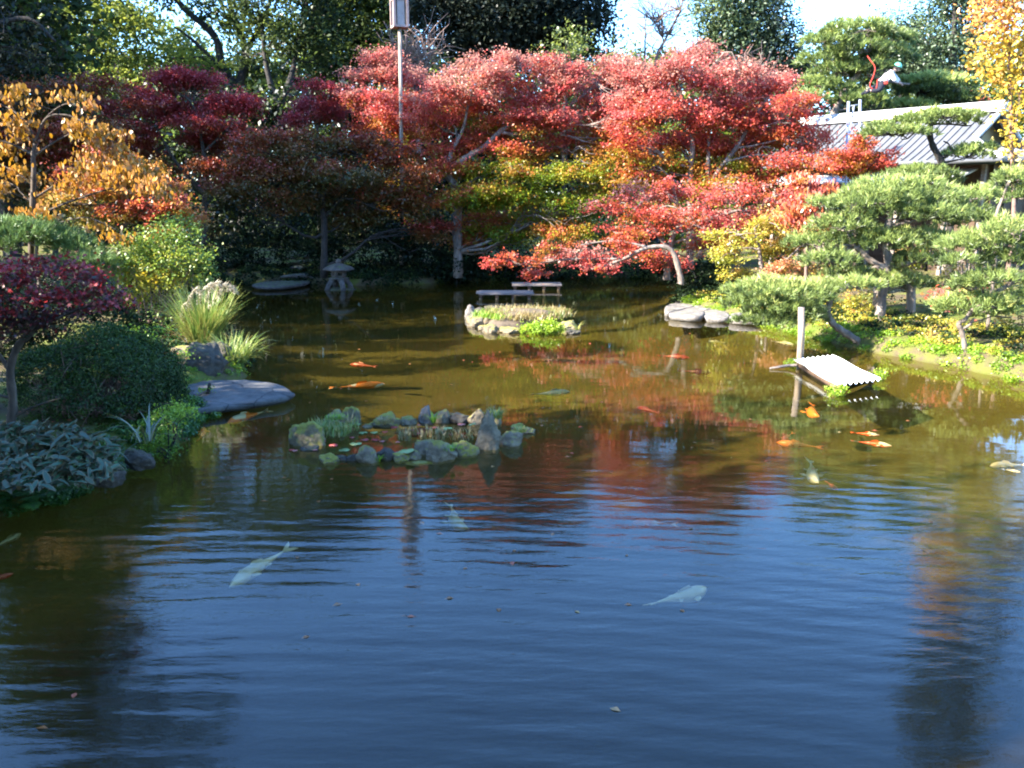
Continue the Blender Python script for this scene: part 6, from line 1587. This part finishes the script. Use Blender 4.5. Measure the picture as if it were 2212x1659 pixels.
sgn = -1
side = scatter_bank(i0, i1, 40, .1, .2)
if np.mean(sdf(side[:, 0], side[:, 1])) > 0: sgn = 1
cover('creeping_plants', scatter_bank(i0, i1, 420, sgn * -.05, sgn * .55), 'lime', 70, .12, .045, (.45, 1.0))
cover('creeping_plants', scatter_bank(i0, i1, 300, sgn * .3, sgn * 2.2), 'maple_yellow', 60, .16, .06, (.1, .7))
cover('leafy_ground_cover', scatter_bank(i0, i1, 160, sgn * .4, sgn * 2.0), 'bush', 60, .17, .08, (.4, 1))
cover('leafy_ground_cover', scatter_bank(15, i0, 1300, sgn * -.12, sgn * 1.8), 'bush', 60, .24, .10, (.2, .9))
cover('leafy_ground_cover', scatter_bank(3, 13, 240, sgn * .15, sgn * 1.6), 'azalea', 60, .10, .035, (.2, .9))
cover('mossy_ground_cover', scatter_bank(10, 15, 120, sgn * -.02, sgn * .6), 'lime', 60, .07, .03, (.2, .9))
cover('leafy_ground_cover', scatter_bank(3, 11, 420, sgn * -.05, sgn * .45), 'fern', 60, .09, .04, (.0, .8))
P = scatter_bank(i0, i1, 500, sgn * .3, sgn * 5); P2 = scatter_bank(3, 15, 500, sgn * .1, sgn * 3)
P = np.concatenate([P, P2]); P[:, 2] += .015
F, K = leaf_faces(P, unit(rg.normal(0, .25, P.shape) + np.array([0, 0, 1])), rg.uniform(.02, .04, len(P)), QUAD, rg)
tag(poly_mesh('fallen_leaves', F, K, M['litter'], None, rg.random(len(P))), kind='stuff')
# leaves drifting on the water
lv = [(668, 869), (970, 874), (1143, 713), (975, 830), (1300, 868), (1540, 790), (1225, 986), (860, 712), (700, 700), (660, 1375), (1400, 1000), (1320, 1020), (1500, 955), (1080, 760), (1328, 1530), (1490, 720), (1620, 905), (1040, 705), (90, 1570), (160, 1500)]
lv += [(float(rg.uniform(480, 2100)), float(rg.uniform(690, 1350))) for _ in range(70)]
PL = np.array([tuple(on(a, b, .006)) for a, b in lv]); 
F, K = leaf_faces(PL, unit(rg.normal(0, .1, PL.shape) + np.array([0, 0, 1])), rg.uniform(.022, .045, len(PL)), QUAD, rg)
tag(poly_mesh('floating_leaves', F, K, M['litter'], None, rg.random(len(PL))), kind='stuff')
